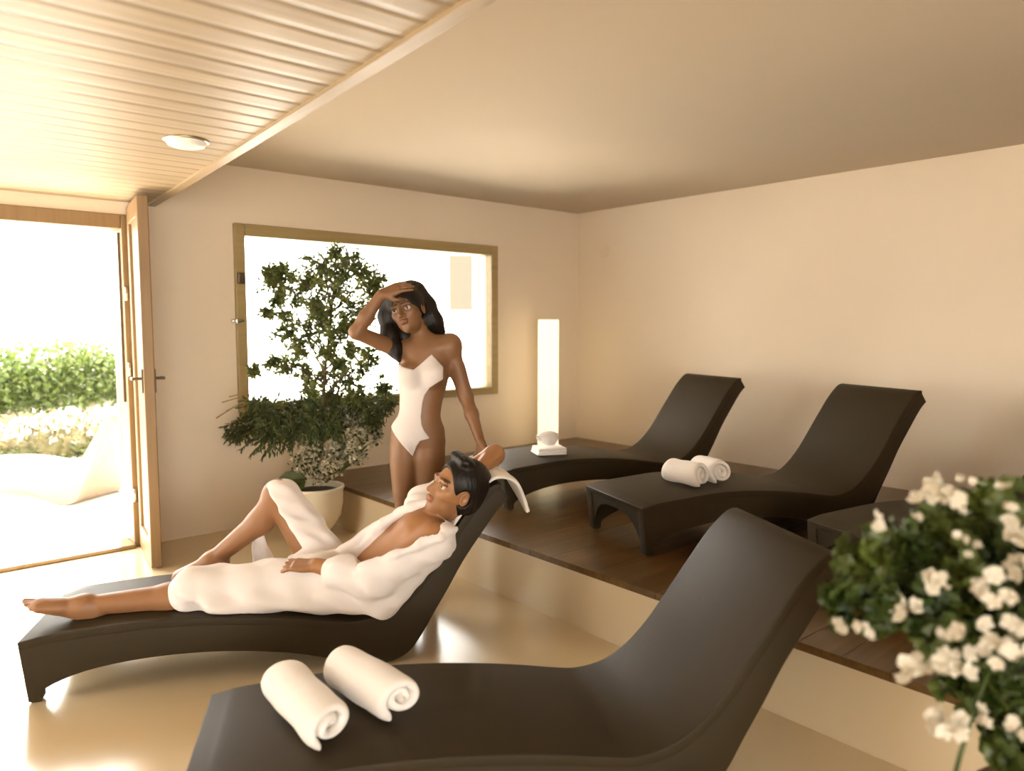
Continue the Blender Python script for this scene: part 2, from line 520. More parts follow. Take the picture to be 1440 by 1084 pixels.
def lounger(name, mat, W=LW):
    r = empty(name)
    h = W/2
    def part(nm, up, lo, y0, y1, bw):
        V, Fc = strip_solid(up, lo, y0, y1)
        bm = bmesh.new()
        vs_ = [bm.verts.new(v) for v in V]
        for f in Fc: bm.faces.new([vs_[i] for i in f])
        o = obj(nm, bm, mat, r, True)
        bevel(o, bw, 3, 40)
        return o
    nrm = []
    for i in range(len(TD)):
        d = TD[min(i+1, len(TD)-1)]-TD[max(i-1, 0)]
        d /= np.hypot(*d)
        nrm.append(np.array([d[1], -d[0]]))
    und = TD+np.array(nrm)*0.034
    part('seat_shell', TD, und, -h, h, .012)
    ts = TD+np.array(nrm)*0.020
    for y0, y1 in ((-h+.001, -h+.05), (h-.05, h-.001)):
        sp = part('side_panel', ts, BD, y0, y1, .010)
        for sx in (.004, 1.275):
            pad = boxes('foot_pad', [(sx, y0+.006, 0, sx+.034, y1-.006, .012)], M['dark_metal'], sp)
            bevel(pad, .003)
    # closing panel behind the backrest
    k0 = next(i for i, q in enumerate(BD) if q[0] > 1.40)
    inner = BD[k0:]+np.array(nrm)[k0:]*-0.02
    part('back_panel', inner, BD[k0:]+np.array(nrm)[k0:]*-0.002, -h+.045, h-.045, .002)
    # foot panel with an arch between the two feet
    bm = bmesh.new()
    N = 16
    A, B = [], []
    for i in range(N+1):
        y = -h+.055+(W-.11)*i/N
        u_ = abs(2*i/N-1)
        zb = .185-.13*u_**4
        xo = -.018+0.02*(1-(zb-.05)/.14)
        A.append([bm.verts.new((-.022, y, .243)), bm.verts.new((xo, y, zb))])
        B.append([bm.verts.new((.014, y, .243)), bm.verts.new((xo+.034, y, zb))])
    for i in range(N):
        bm.faces.new((A[i][0], A[i+1][0], A[i+1][1], A[i][1]))
        bm.faces.new((B[i][0], B[i][1], B[i+1][1], B[i+1][0]))
        bm.faces.new((A[i][1], A[i+1][1], B[i+1][1], B[i][1]))
        bm.faces.new((A[i][0], B[i][0], B[i+1][0], A[i+1][0]))
    bm.faces.new((A[0][0], A[0][1], B[0][1], B[0][0]))
    bm.faces.new((A[N][0], B[N][0], B[N][1], A[N][1]))
    obj('foot_panel', bm, mat, r)
    return r

def copy_tree(o, parent=None):
    c = o.copy()
    COL.objects.link(c)
    if parent: c.parent = parent
    for ch in list(o.children): copy_tree(ch, c)
    return c

GRP = 'dark rattan loungers in the relaxation room'
SPOTS = [
    ((0.669, 2.132, 0), -.477, 'dark woven lounger in the foreground holding two thick white rolled towels'),
    ((0.507, 3.529, 0), -.4625, 'dark woven lounger under the person in the white bathrobe'),
    ((2.959, 3.666, PZ), -.253, 'dark woven lounger on the platform in front of the glowing floor lamp'),
    ((2.909, 2.529, PZ), -.315, 'dark woven lounger on the platform with two small round towels on its seat'),
    ((3.15, 1.36, PZ), -.317, 'dark woven lounger at the right edge, mostly hidden behind the white flowers'),
]
proto = lounger('sun_lounger', M['rattan'])
LOUNG = []
for i, (loc, rz, lab) in enumerate(SPOTS):
    o = proto if i == 0 else copy_tree(proto)
    o.location = loc
    o.rotation_euler = (0, 0, rz)
    tag(o, lab, 'lounger', GRP)
    LOUNG.append(o)
pale = lounger('sun_lounger', M['rattan_pale'])
pale.location = (0.60, 8.12, -.02)
pale.rotation_euler = (0, 0, -.98)
tag(pale, 'pale sand coloured lounger outside on the bright terrace', 'lounger')

def topz(s): return float(np.interp(s, TD[:, 0], TD[:, 1]))

# ------------------------------------------------------------------ rolled towels
def towel_roll(name, r, length, turns=2.6, squash=0.92, seed=0, soft=0.10, edge=.02):
    rnd = random.Random(seed)
    root = empty(name)
    # rolled sheet: a spiral band pushed along x
    n = int(turns*26)
    th0 = -math.pi/2-0.5
    pitch = r*0.80/turns
    outer, inner = [], []
    for i in range(n+1):
        a = i/n*turns*2*math.pi
        rr = r-pitch*a/(2*math.pi)
        w = pitch*0.86*(0.25 if i == 0 else 1)
        outer.append((rr*math.cos(th0-a), rr*math.sin(th0-a)))
        inner.append(((rr-w)*math.cos(th0-a), (rr-w)*math.sin(th0-a)))
    bm = bmesh.new()
    K = 14
    rows = []
    for k in range(K+1):
        u_ = k/K
        x = (u_-.5)*length
        e = min(u_, 1-u_)*length
        shr = 1-soft*max(0, 1-e/edge)**2
        row = []
        for P in (outer, inner):
            ring_ = []
            for i, (y, z) in enumerate(P):
                ww = 1+0.035*math.sin(5*u_+seed+i*.11)+0.02*math.sin(13*u_+i*.31+seed*2)
                xx = x + (0.014*math.sin(i*.22+seed) + 0.010*(1-i/n))*(1 if u_ in (0, 1) else .5)*(1 if u_ > .5 else -1)
                ring_.append(bm.verts.new((xx, y*shr*ww, z*shr*ww*squash)))
            row.append(ring_)
        rows.append(row)
    for k in range(K):
        for i in range(n):
            bm.faces.new((rows[k][0][i], rows[k][0][i+1], rows[k+1][0][i+1], rows[k+1][0][i]))
            bm.faces.new((rows[k][1][i], rows[k+1][1][i], rows[k+1][1][i+1], rows[k][1][i+1]))
        bm.faces.new((rows[k][0][0], rows[k+1][0][0], rows[k+1][1][0], rows[k][1][0]))
        bm.faces.new((rows[k][0][n], rows[k][1][n], rows[k+1][1][n], rows[k+1][0][n]))
    for i in range(n):
        bm.faces.new((rows[0][0][i], rows[0][1][i], rows[0][1][i+1], rows[0][0][i+1]))
        bm.faces.new((rows[K][0][i], rows[K][0][i+1], rows[K][1][i+1], rows[K][1][i]))
    me = bpy.data.meshes.new(name)
    bmesh.ops.recalc_face_normals(bm, faces=bm.faces)
    bm.to_mesh(me); bm.free()
    bpy.data.objects.remove(root)
    o = link_mesh(name, me, M['towel'], None, True)
    m = o.modifiers.new('soft', 'SUBSURF'); m.levels = 1; m.render_levels = 1
    return o

def on_lounger(o, L, s, t, lift, rz, tilt=0.0):
    loc, a, _ = SPOTS[L]
    u_, n_ = (math.cos(a), math.sin(a)), (-math.sin(a), math.cos(a))
    o.location = (loc[0]+u_[0]*s+n_[0]*t, loc[1]+u_[1]*s+n_[1]*t, loc[2]+topz(s)+lift)
    o.rotation_euler = (0, tilt, a+rz)
    return o
g = 'rolled white towels waiting on the loungers'
tag(on_lounger(towel_roll('rolled_towel', .086, .35, 2.0, .84, 1), 0, .285, -.02, .071, -1.16), 'thick rolled white towel on the foreground lounger, the one nearer its foot end', 'towel', g)
tag(on_lounger(towel_roll('rolled_towel', .084, .33, 2.0, .88, 4), 0, .470, .045, .073, -1.00), 'thick rolled white towel on the foreground lounger, the one nearer its backrest', 'towel', g)
tag(on_lounger(towel_roll('rolled_towel', .075, .22, 2.6, .95, 2), 3, .39, -.06, .070, -1.35), 'small rolled white towel on the lounger below the right wall, left of its pair', 'towel', g)
tag(on_lounger(towel_roll('rolled_towel', .075, .22, 2.6, .95, 3), 3, .575, -.02, .070, -1.62), 'small rolled white towel on the lounger below the right wall, right of its pair', 'towel', g)
tag(on_lounger(towel_roll('rolled_towel', .056, .13, 2.4, .97, 5, .42, .05), 2, .43, -.02, .101, .15), 'white rolled towel on top of the folded one before the glowing lamp', 'towel', g)
ft = bmesh.new()
for k in range(3): box(ft, -.10+.004*k, -.085, .0155*k, .10, .085-.003*k, .0155*k+.0145)
ft = bevel(obj('folded_towel', ft, M['towel'], None), .006, 3)
on_lounger(ft, 2, .43, -.03, 0.001, -.2)
tag(ft, 'small folded white towel lying on the lounger before the glowing lamp', 'towel')

# ------------------------------------------------------------------ floor lamp
fl = empty('floor_lamp', (4.60, 4.83, PZ), math.radians(-41))
bevel(boxes('base', [(-.10, -.10, 0, .10, .10, .02)], M['dark_metal'], fl), .004)
bevel(boxes('lamp_shade', [(-.09, -.09, .02, .09, .09, 1.18)], M['lampshade'], fl), .006)
bevel(boxes('top_cap', [(-.088, -.088, 1.18, .088, .088, 1.187)], M['white_plastic'], fl), .002)
tag(fl, 'tall square column floor lamp glowing warm white in the back corner', 'floor lamp')

# ------------------------------------------------------------------ distance-field sculpting for the two people
class Field:
    def __init__(s, lo, hi, h):
        s.lo, s.h = np.array(lo, np.float32), h
        s.n = np.ceil((np.array(hi)-s.lo)/h).astype(int)+1
        s.V = np.full(tuple(s.n), 1.0, np.float32)
    def like(s):
        f = Field.__new__(Field); f.lo, f.h, f.n = s.lo, s.h, s.n
        f.V = np.full(tuple(s.n), 1.0, np.float32)
        return f
    def win(s, lo, hi):
        a = np.clip(np.floor((np.array(lo)-s.lo)/s.h).astype(int), 0, s.n-1)
        b = np.clip(np.ceil((np.array(hi)-s.lo)/s.h).astype(int)+1, 1, s.n)
        sl = tuple(slice(int(i), int(max(j, i+1))) for i, j in zip(a, b))
        X, Y, Z = np.meshgrid(*[(s.lo[k]+s.h*np.arange(sl[k].start, sl[k].stop)).astype(np.float32) for k in range(3)], indexing='ij', sparse=True)
        return sl, X, Y, Z
    def put(s, fn, lo, hi, k=0.02, sub=False, pad=0.05):
        lo, hi = np.array(lo)-pad-k, np.array(hi)+pad+k
        sl, X, Y, Z = s.win(lo, hi)
        d = fn(X, Y, Z)
        a = s.V[sl]
        if sub:
            hh = np.maximum(k-np.abs(a+d), 0)/k
            s.V[sl] = np.maximum(a, -d)+hh*hh*k*.25
        else:
            hh = np.maximum(k-np.abs(a-d), 0)/k
            s.V[sl] = np.minimum(a, d)-hh*hh*k*.25
    def cap(s, a, b, ra, rb=None, k=0.02, sub=False, sq=None):
        rb = ra if rb is None else rb
        a, b = np.array(a, float), np.array(b, float)
        ab = b-a; L2 = float(ab@ab)+1e-9
        def fn(X, Y, Z):
            x, y, z = X-a[0], Y-a[1], Z-a[2]
            t = np.clip((x*ab[0]+y*ab[1]+z*ab[2])/L2, 0, 1)
            return np.sqrt((x-t*ab[0])**2+(y-t*ab[1])**2+(z-t*ab[2])**2)-(ra+(rb-ra)*t)
        r = max(ra, rb)
        s.put(fn, np.minimum(a, b)-r, np.maximum(a, b)+r, k, sub)
    def ell(s, c, r, R=None, k=0.02, sub=False):
        c, r = np.array(c, float), np.array(r, float)
        R = np.eye(3) if R is None else np.array(R)        # columns: local axes
        def fn(X, Y, Z):
            x, y, z = X-c[0], Y-c[1], Z-c[2]
            q = [x*R[0, i]+y*R[1, i]+z*R[2, i] for i in range(3)]
            k0 = np.sqrt(sum((q[i]/r[i])**2 for i in range(3)))
            k1 = np.sqrt(sum((q[i]/r[i]**2)**2 for i in range(3)))+1e-6
            return k0*(k0-1)/k1
        e = np.abs(R)@r
        s.put(fn, c-e, c+e, k, sub)
    def mesh(s, name, mat, parent=None, colf=None, smooth=1):
        V = s.V
        ins = V < 0
        c = np.zeros(tuple(s.n-1), np.int8)
        for i in (0, 1):
            for j in (0, 1):
                for k in (0, 1):
                    c += ins[i:i+s.n[0]-1, j:j+s.n[1]-1, k:k+s.n[2]-1]
        act = np.argwhere((c > 0) & (c < 8))
        idx = np.full(c.shape, -1, np.int32)
        idx[tuple(act.T)] = np.arange(len(act))
        P = np.zeros((len(act), 3)); cnt = np.zeros(len(act))
        cor = [(i, j, k) for i in (0, 1) for j in (0, 1) for k in (0, 1)]
        vals = {q: V[act[:, 0]+q[0], act[:, 1]+q[1], act[:, 2]+q[2]].astype(float) for q in cor}
        for q in cor:
            for ax in range(3):
                if q[ax]: continue
                q2 = list(q); q2[ax] = 1; q2 = tuple(q2)
                a, b = vals[q], vals[q2]
                m = (a < 0) != (b < 0)
                t = np.where(m, a/np.where(m, a-b, 1), 0)
                pt = np.array(q, float)[None]+np.zeros((len(act), 1))
                pt[:, ax] += t
                P += pt*m[:, None]; cnt += m
        P = (P/cnt[:, None]+act)*s.h+s.lo
        quads = []
        for ax in range(3):
            sl0 = [slice(None)]*3; sl1 = [slice(None)]*3
            sl0[ax] = slice(0, -1); sl1[ax] = slice(1, None)
            a, b = ins[tuple(sl0)], ins[tuple(sl1)]
            e = np.argwhere(a != b)
            u, v = (ax+1) % 3, (ax+2) % 3
            ok = (e[:, u] > 0) & (e[:, v] > 0) & (e[:, u] < s.n[u]-1) & (e[:, v] < s.n[v]-1)
            e = e[ok]
            fl_ = a[tuple(e.T)]
            def g_(du, dv):
                q = e.copy(); q[:, u] -= du; q[:, v] -= dv
                return idx[tuple(q.T)]
            Q = np.stack([g_(1, 1), g_(0, 1), g_(0, 0), g_(1, 0)], 1)
            Q[~fl_] = Q[~fl_][:, ::-1]
            quads.append(Q)
        Q = np.concatenate(quads)
        for _ in range(smooth):
            S = np.zeros_like(P); n_ = np.zeros(len(P))
            for i in range(4):
                np.add.at(S, Q[:, i], P[Q[:, (i+1) % 4]]+P[Q[:, (i-1) % 4]])
                np.add.at(n_, Q[:, i], 2)
            P = P*.5+.5*S/np.maximum(n_, 1)[:, None]
        me = bpy.data.meshes.new(name)
        me.vertices.add(len(P)); me.vertices.foreach_set('co', P.astype(np.float32).ravel())
        me.loops.add(Q.size); me.loops.foreach_set('vertex_index', Q.astype(np.int32).ravel())
        me.polygons.add(len(Q)); me.polygons.foreach_set('loop_start', np.arange(0, Q.size, 4, dtype=np.int32))
        me.update(calc_edges=True); me.validate()
        if colf is not None:
            at = me.color_attributes.new('Col', 'FLOAT_COLOR', 'POINT')
            col = np.ones((len(P), 4), np.float32); col[:, :3] = colf(P)
            at.data.foreach_set('color', col.ravel())
        return link_mesh(name, me, mat, parent, True)

def unit(v): v = np.array(v, float); return v/np.linalg.norm(v)
def basis(up, fwd):
    up = unit(up); fwd = np.array(fwd, float); fwd = unit(fwd-up*(fwd@up))
    return np.stack([np.cross(fwd, up), fwd, up], 1)      # columns: person's right-hand axis, forward, up

def head(G, c, R, S, male=False):
    p = lambda x, y, z: np.array(c)+R@(np.array([x, y, z])*S)
    e = lambda q, r, k=.05, sub=False: G.ell(p(*q), np.array(r)*S, R, k*S, sub)
    cap = lambda a, b, ra, rb, k=.04, sub=False: G.cap(p(*a), p(*b), ra*S, rb*S, k*S, sub)
    e((0, -.09, .13), (.335, .42, .37))
    e((0, .07, -.10), (.265, .32, .36), .1)
    jw = .235 if male else .20
    e((0, .10, -.30), (jw, .25, .19), .08)
    e((0, .27, -.42), (.10 if male else .08, .085, .075), .08)
    for x in (-1, 1):
        e((x*.18, .20, -.09), (.10, .12, .10), .08)
        e((x*.15, .40, .0), (.075, .08, .055), .06, True)
        e((x*.15, .295, .0), (.062, .062, .055), .015)
        cap((x*.05, .40, -.155), (x*.055, .385, -.155), .034, .034, .03)
        e((x*.34, -.03, -.05), (.03, .085, .125), .02)
        e((x*.36, -.015, -.04), (.02, .045, .07), .02, True)
    cap((-.17, .335, .085), (.17, .335, .085), .045, .045, .06)
    cap((0, .36, .03), (0, .455, -.13), .034, .05, .05)
    e((0, .375, -.245), (.105, .055, .028), .02)
    e((0, .370, -.292), (.088, .055, .032), .02)
    cap((-.10, .425, -.268), (.10, .425, -.268), .008, .008, .012, True)

def head_colours(P, col, c, R, S, skin, male=False):
    q = ((P-np.array(c))@R)/S
    x, y, z = q[:, 0], q[:, 1], q[:, 2]
    near = (np.abs(x) < .5) & (np.abs(z) < .7) & (y > .2)
    sk = np.array(skin)
    lip = near & ((x/.11)**2+((z+.268)/.055)**2 < 1) & (y > .36)
    col[lip] = sk*np.array([.88, .68, .66])
    ex_ = np.abs(x)-.15
    ball = near & (ex_**2+(y-.295)**2+z**2 < .068**2) & (np.abs(z) < .032+.0*x) & (y > .32)
    col[ball] = (.55, .5, .45)
    iris = ball & (ex_**2+z**2 < .028**2)
    col[iris] = (.02, .012, .008)
    lash = near & (np.abs(z-.042) < .014) & (np.abs(ex_) < .075) & (y > .27)
    col[lash] = sk*.25
    brow = near & (np.abs(z-(.115-.8*ex_**2)) < .02) & (np.abs(ex_) < .105) & (y > .25)
    col[brow] = sk*.22
    if male:
        st = (z < -.17) & (z > -.55) & (y > -.05) & (np.abs(x) < .4) & ~lip
        col[st] = col[st]*.78

def hand(G, w, d, palm, thumb, curl=(.3, .4, .3), S=1.0, spread=.10, k=.004):
    d, palm = unit(d), np.array(palm, float)
    palm = unit(palm-d*(palm@d))
    th = np.array(thumb, float); th = unit(th-d*(th@d)-palm*(th@palm))
    w = np.array(w, float)
    off = [.029, .0098, -.0098, -.028]
    kn = []
    for i, o_ in enumerate(off):
        a = w+d*.012*S+th*o_*.55*S
        b = w+d*(.092-.004*abs(i-1))*S+th*o_*S
        kn.append(b)
        G.cap(a, b, .0150*S, .0115*S, .012)
    G.ell(w+d*.045*S+palm*.006*S, np.array([.036, .014, .046])*S, np.stack([th, palm, d], 1), .012)
    for i, L in enumerate((.070, .079, .073, .057)):
        p = kn[i]; ang = 0.0
        dd = unit(d+th*spread*(1.5-i)*.5)
        for j, fr_ in enumerate((.46, .30, .24)):
            ang += curl[j]*(1+.12*i)
            v = dd*math.cos(ang)+palm*math.sin(ang)
            q = p+v*L*fr_*S
            r0 = (.0092, .0083, .0076)[j]*S; r1 = (.0083, .0076, .0064)[j]*S
            G.cap(p, q, r0, r1, k)
            p = q
    a = w+d*.022*S+th*.022*S
    b = a+unit(d*.65+th*.62+palm*.45)*.045*S
    c_ = b+unit(d*.85+th*.32+palm*.35)*.034*S
    e_ = c_+unit(d*.95+th*.10+palm*.30)*.026*S
    G.cap(a, b, .0155*S, .0115*S, .010); G.cap(b, c_, .0115*S, .0100*S, k); G.cap(c_, e_, .0100*S, .0080*S, k)

def foot(G, ankle, toe, up, S=1.0):
    ankle, toe = np.array(ankle, float), np.array(toe, float)
    d = unit(toe-ankle); up = np.array(up, float); up = unit(up-d*(up@d)); sd = np.cross(d, up)
    G.cap(ankle, ankle-d*.035*S-up*.030*S, .038*S, .034*S, .03)
    heel = ankle-d*.035*S-up*.030*S
    L = np.linalg.norm(toe-ankle)
    ball = ankle+d*(L-.065*S)-up*.012*S
    G.cap(ankle, ball, .036*S, .022*S, .03)
    G.cap(heel, ball, .030*S, .020*S, .03)
    for i in range(5):
        o_ = (.034-.0165*i)*S
        a = ball+sd*o_
        b = ball+sd*o_*1.05+d*(.062-.006*i-(.004*i if i > 2 else 0))*S-up*.004*S
        G.cap(ankle+d*L*.35+sd*o_*.6-up*.01, a, .018*S, .0155*S, .02)
        G.cap(a, b, (.0135 if i == 0 else .0095)*S, (.012 if i == 0 else .008)*S, .006)

def poly_sdf(U, V, pts):
    pts = np.array(pts, float)
    d = None; s_ = None
    n = len(pts)
    for i in range(n):
        a, b = pts[i], pts[(i+1) % n]
        e = b-a
        wx, wy = U-a[0], V-a[1]
        t = np.clip((wx*e[0]+wy*e[1])/(e@e), 0, 1)
        dd = (wx-e[0]*t)**2+(wy-e[1]*t)**2
        d = dd if d is None else np.minimum(d, dd)
        cond = ((a[1] <= V) & (b[1] > V)) | ((b[1] <= V) & (a[1] > V))
        xc = a[0]+(V-a[1])/(e[1] if abs(e[1]) > 1e-9 else 1e-9)*e[0]
        f_ = cond & (U < xc)
        s_ = f_ if s_ is None else (s_ ^ f_)
    return np.where(s_, -1, 1)*np.sqrt(d)

# ---- standing woman (frame: x to the picture's right, y away, z up; origin on the floor between the feet)
GW = np.array([2.15, 3.27, 0.0])
RW = np.stack([RGT, unit([FWD[0], FWD[1], 0]), [0, 0, 1]], 1)
def wp(px, py, dy=0.0):
    d = FWD*F+RGT*(px-CX)+UPV*(CY-py)
    nrm = RW[:, 1]
    t = ((GW+nrm*dy-C3)@nrm)/(d@nrm)
    return RW.T@(C3+d*t-GW)

HV = 0.0036
Wm = Field((-.42, -.34, -.02), (.42, .30, 1.74), HV)
sR, sL = wp(560, 492, .0), wp(633, 486, .02)
neck0, neck1 = wp(601, 490, .02), wp(586, 458, .005)
headc = wp(573, 436, -.035)
HR = basis([-.26, .10, .96], [-.20, -1.0, -.22]); HS = .245
eR, wR = wp(501, 467, -.17), wp(536, 414, -.175)
eL, wL = wp(655, 557, .03), wp(676, 622, -.10)
hipR, hipL = wp(570, 625, .0), wp(604, 623, .0)
knR, knL = wp(570, 727, -.015), wp(603, 728, -.005)
anR, anL = np.array([wp(572, 800)[0], .01, .075]), np.array([wp(604, 800)[0], .02, .075])
# torso
chest = wp(596, 522, .01); waist = wp(592, 573, .0); pelv = wp(588, 612, .0)
tor = basis(np.array(wp(602, 480))-np.array(wp(588, 612)), [0, -1, 0])
Wm.ell(wp(598, 512, .02), (.135, .095, .150), tor, .03)
Wm.ell(wp(595, 540, .015), (.122, .088, .120), tor, .04)
Wm.ell(waist, (.106, .080, .120), tor, .05)
Wm.ell(wp(588, 606, .0), (.140, .095, .095), None, .05)
Wm.ell(wp(573, 628, .055), (.080, .085, .095), None, .04)
Wm.ell(wp(604, 628, .055), (.080, .085, .095), None, .04)
for px in (577, 611):                                  # bust
    Wm.ell(wp(px, 527, -.062), (.058, .050, .058), tor, .035)
Wm.cap(sR, sL, .046, .046, .05)
Wm.cap(wp(572, 487, .02), wp(600, 486, .02), .032, .03, .04)
Wm.cap(wp(606, 484, .025), sL, .036, .046, .05)
Wm.cap(wp(585, 494, -.035), wp(622, 487, -.03), .012, .012, .02)   # collar bones
Wm.cap(neck0, neck1, .052, .046, .03)
head(Wm, headc, HR, HS)
# arms
Wm.ell(sL, (.052, .052, .06), None, .03)
Wm.cap(sL, eL, .046, .034, .03); Wm.cap(sL*.55+eL*.45, eL, .040, .034, .02)
Wm.cap(eL, eL*.6+wL*.4, .034, .035, .02); Wm.cap(eL*.6+wL*.4, wL, .035, .023, .02)
hand(Wm, wL, wp(684, 648, -.16)-wL, [-.2, -.7, -.5], [-.9, -.3, 0], (.25, .3, .25))
Wm.cap(sR, eR, .045, .035, .03)
Wm.cap(eR, eR*.6+wR*.4, .035, .036, .02); Wm.cap(eR*.6+wR*.4, wR, .036, .025, .02)
hand(Wm, wR, wp(577, 398, -.155)-wR, [.2, .75, -.6], [.3, -.5, -.8], (.12, .15, .1), .98)
# legs
for hp, kn, an, sgn in ((hipR, knR, anR, -1), (hipL, knL, anL, 1)):
    Wm.cap(hp, kn, .082, .052, .03)
    Wm.cap(hp*.8+kn*.2+np.array([0, -.008, 0]), hp*.35+kn*.65, .076, .058, .03)
    Wm.ell(kn+np.array([0, -.012, 0]), (.046, .050, .058), None, .03)
    calf = kn*.68+an*.32+np.array([0, .022, 0])
    Wm.cap(kn, calf, .048, .050, .03); Wm.cap(calf, an, .050, .034, .03)
    foot(Wm, an+np.array([0, 0, -.005]), an+np.array([.03*sgn, -.175, -.040]), [0, 0, 1], .95)
SKW = (.225, .108, .046)
def colw(P):
    col = np.tile(np.array(SKW, np.float32), (len(P), 1))
    head_colours(P, col, headc, HR, HS, SKW)
    return col
woman = Wm.mesh('person', M['skin'], None, colw, 1)
woman.matrix_world = Matrix.Translation(GW) @ Matrix(RW.tolist()).to_4x4()
tag(woman, 'standing person in a white cut-out swimsuit shading the face with one raised arm', 'person')
# swimsuit: follows the body, cut to the outline of the suit
suit = Wm.like()
sl, X, Y, Z = suit.win((-.22, -.25, .60), (.22, .25, 1.45))
outl = [(540, 508), (557, 512), (570, 516), (583, 519), (595, 509), (607, 498), (620, 512), (634, 527), (618, 536), (605, 545), (598, 555), (595, 566), (593, 585), (594, 596),
        (597, 603), (605, 615), (592, 619), (587, 626), (584, 633), (581, 641), (575, 634), (563, 620), (548, 602), (530, 600), (530, 540)]
pl2 = [(lambda q: (q[0], q[2]))(wp(a, b, -.06)) for a, b in outl]
Ub, Vb = np.broadcast_arrays(X[:, :, 0], Z[0, 0, :][None])[0], np.broadcast_arrays(Z[0, 0, :][None], X[:, :, 0])[0]
reg = poly_sdf(X[:, 0, 0][:, None], Z[0, 0, :][None, :], pl2)[:, None, :]
armcut = np.full_like(reg, 0)
suit.V[sl] = np.maximum(Wm.V[sl]-.006, reg)
# keep the suit on the trunk only, away from the hanging arm
suit.V[sl] = np.maximum(suit.V[sl], X-.155)
suit.mesh('swimsuit', M['swim'], woman, None, 2)
# long black hair
hf = Wm.like()
hp_ = lambda x, y, z: np.array(headc)+HR@(np.array([x, y, z])*HS)
hf.ell(hp_(0, -.10, .15), np.array([.385, .46, .41])*HS, HR, .02)
hf.ell(hp_(0, .34, -.16), np.array([.245, .34, .42])*HS, HR, .012, True)
def lock(pts, rs, k=.03):
    for i in range(len(pts)-1): hf.cap(wp(*pts[i]), wp(*pts[i+1]), rs[i], rs[i+1], k)
lock([(545, 418, -.01), (542, 445, .0), (548, 470, -.01), (555, 490, -.03), (561, 506, -.075)], [.032, .036, .044, .042, .014])
lock([(553, 425, .02), (556, 460, .03), (562, 485, .03)], [.05, .045, .03])
lock([(588, 408, .02), (599, 430, .04), (608, 452, .06), (617, 468, .075)], [.035, .05, .05, .030])
lock([(578, 415, .05), (592, 450, .08), (602, 482, .11), (600, 505, .125)], [.08, .075, .06, .03])
lock([(596, 425, .02), (612, 452, .05), (622, 466, .06)], [.02, .03, .012])
lock([(560, 448, .05), (570, 474, .045), (572, 492, .05)], [.055, .050, .035])
hf.mesh('hair', M['hair'], woman, None, 1)

# ---- reclining man (frame of his lounger: x from foot end to head, y away from the near edge, z up)
Mm = Field((-.16, -.54, .15), (2.06, .40, 1.0), .0042)
A = lambda *q: np.array(q, float)
pelv, belly = A(1.13, -.05, .325), A(1.29, -.07, .345)
chest, uchest, nk = A(1.45, -.16, .485), A(1.53, -.19, .570), A(1.575, -.215, .630)
shN, shF = A(1.555, -.355, .560), A(1.560, -.015, .615)
hdc = A(1.665, -.255, .737)
MR = basis([.42, -.06, .90], [-.90, -.30, .40]); MS = .262
ax = unit(uchest-belly); tb = basis(ax, [-.6, -.05, .8])
Mm.ell(A(1.47, -.17, .500), (.175, .105, .17), tb, .03)
Mm.ell(A(1.37, -.13, .410), (.155, .100, .15), tb, .04)
Mm.ell(belly, (.15, .105, .14), basis([.9, -.05, .35], [-.3, 0, .9]), .05)
Mm.ell(pelv, (.12, .165, .105), None, .05)
Mm.cap(shN, shF, .062, .062, .06)
for dy_ in (-.075, .075):
    Mm.ell(A(1.475, -.175+dy_, .590), (.075, .045, .065), tb, .04)
Mm.cap(A(1.55, -.20, .615), hdc+MR@(A(0, -.12, -.25)*MS), .064, .060, .03)
head(Mm, hdc, MR, MS, True)
# near (left) arm inside the sleeve, hand on the lap
elN, wrN = A(1.30, -.345, .395), A(1.075, -.255, .445)
Mm.cap(shN, elN, .058, .045, .03); Mm.cap(elN, wrN*.4+elN*.6, .045, .046, .02); Mm.cap(wrN*.4+elN*.6, wrN, .046, .031, .02)
hand(Mm, wrN, A(.92, -.185, .440)-wrN, [0, .25, -1], [.2, 1, .2], (.10, .2, .15), 1.08)
# far (right) arm bent behind the head
elF, wrF = A(1.890, -.03, .838), A(1.79, -.15, .785)
Mm.cap(shF, elF, .058, .046, .03); Mm.cap(elF, wrF, .046, .034, .02)
hand(Mm, wrF, A(1.72, -.23, .72)-wrF, [-.6, -.3, .6], [-.5, .5, .3], (.1, .15, .1), 1.05)
# near leg straight along the lounger
hN, kN, aN = A(1.10, -.13, .345), A(.635, -.145, .350), A(.165, -.145, .318)
Mm.cap(hN, kN, .098, .062, .04)
Mm.ell(kN+A(0, 0, .01), (.07, .060, .058), None, .03)
cf = kN*.68+aN*.32+A(0, 0, -.018)
Mm.cap(kN, cf, .058, .057, .03); Mm.cap(cf, aN, .057, .036, .03)
foot(Mm, aN, A(-.055, -.15, .362), [.35, 0, 1], 1.05)
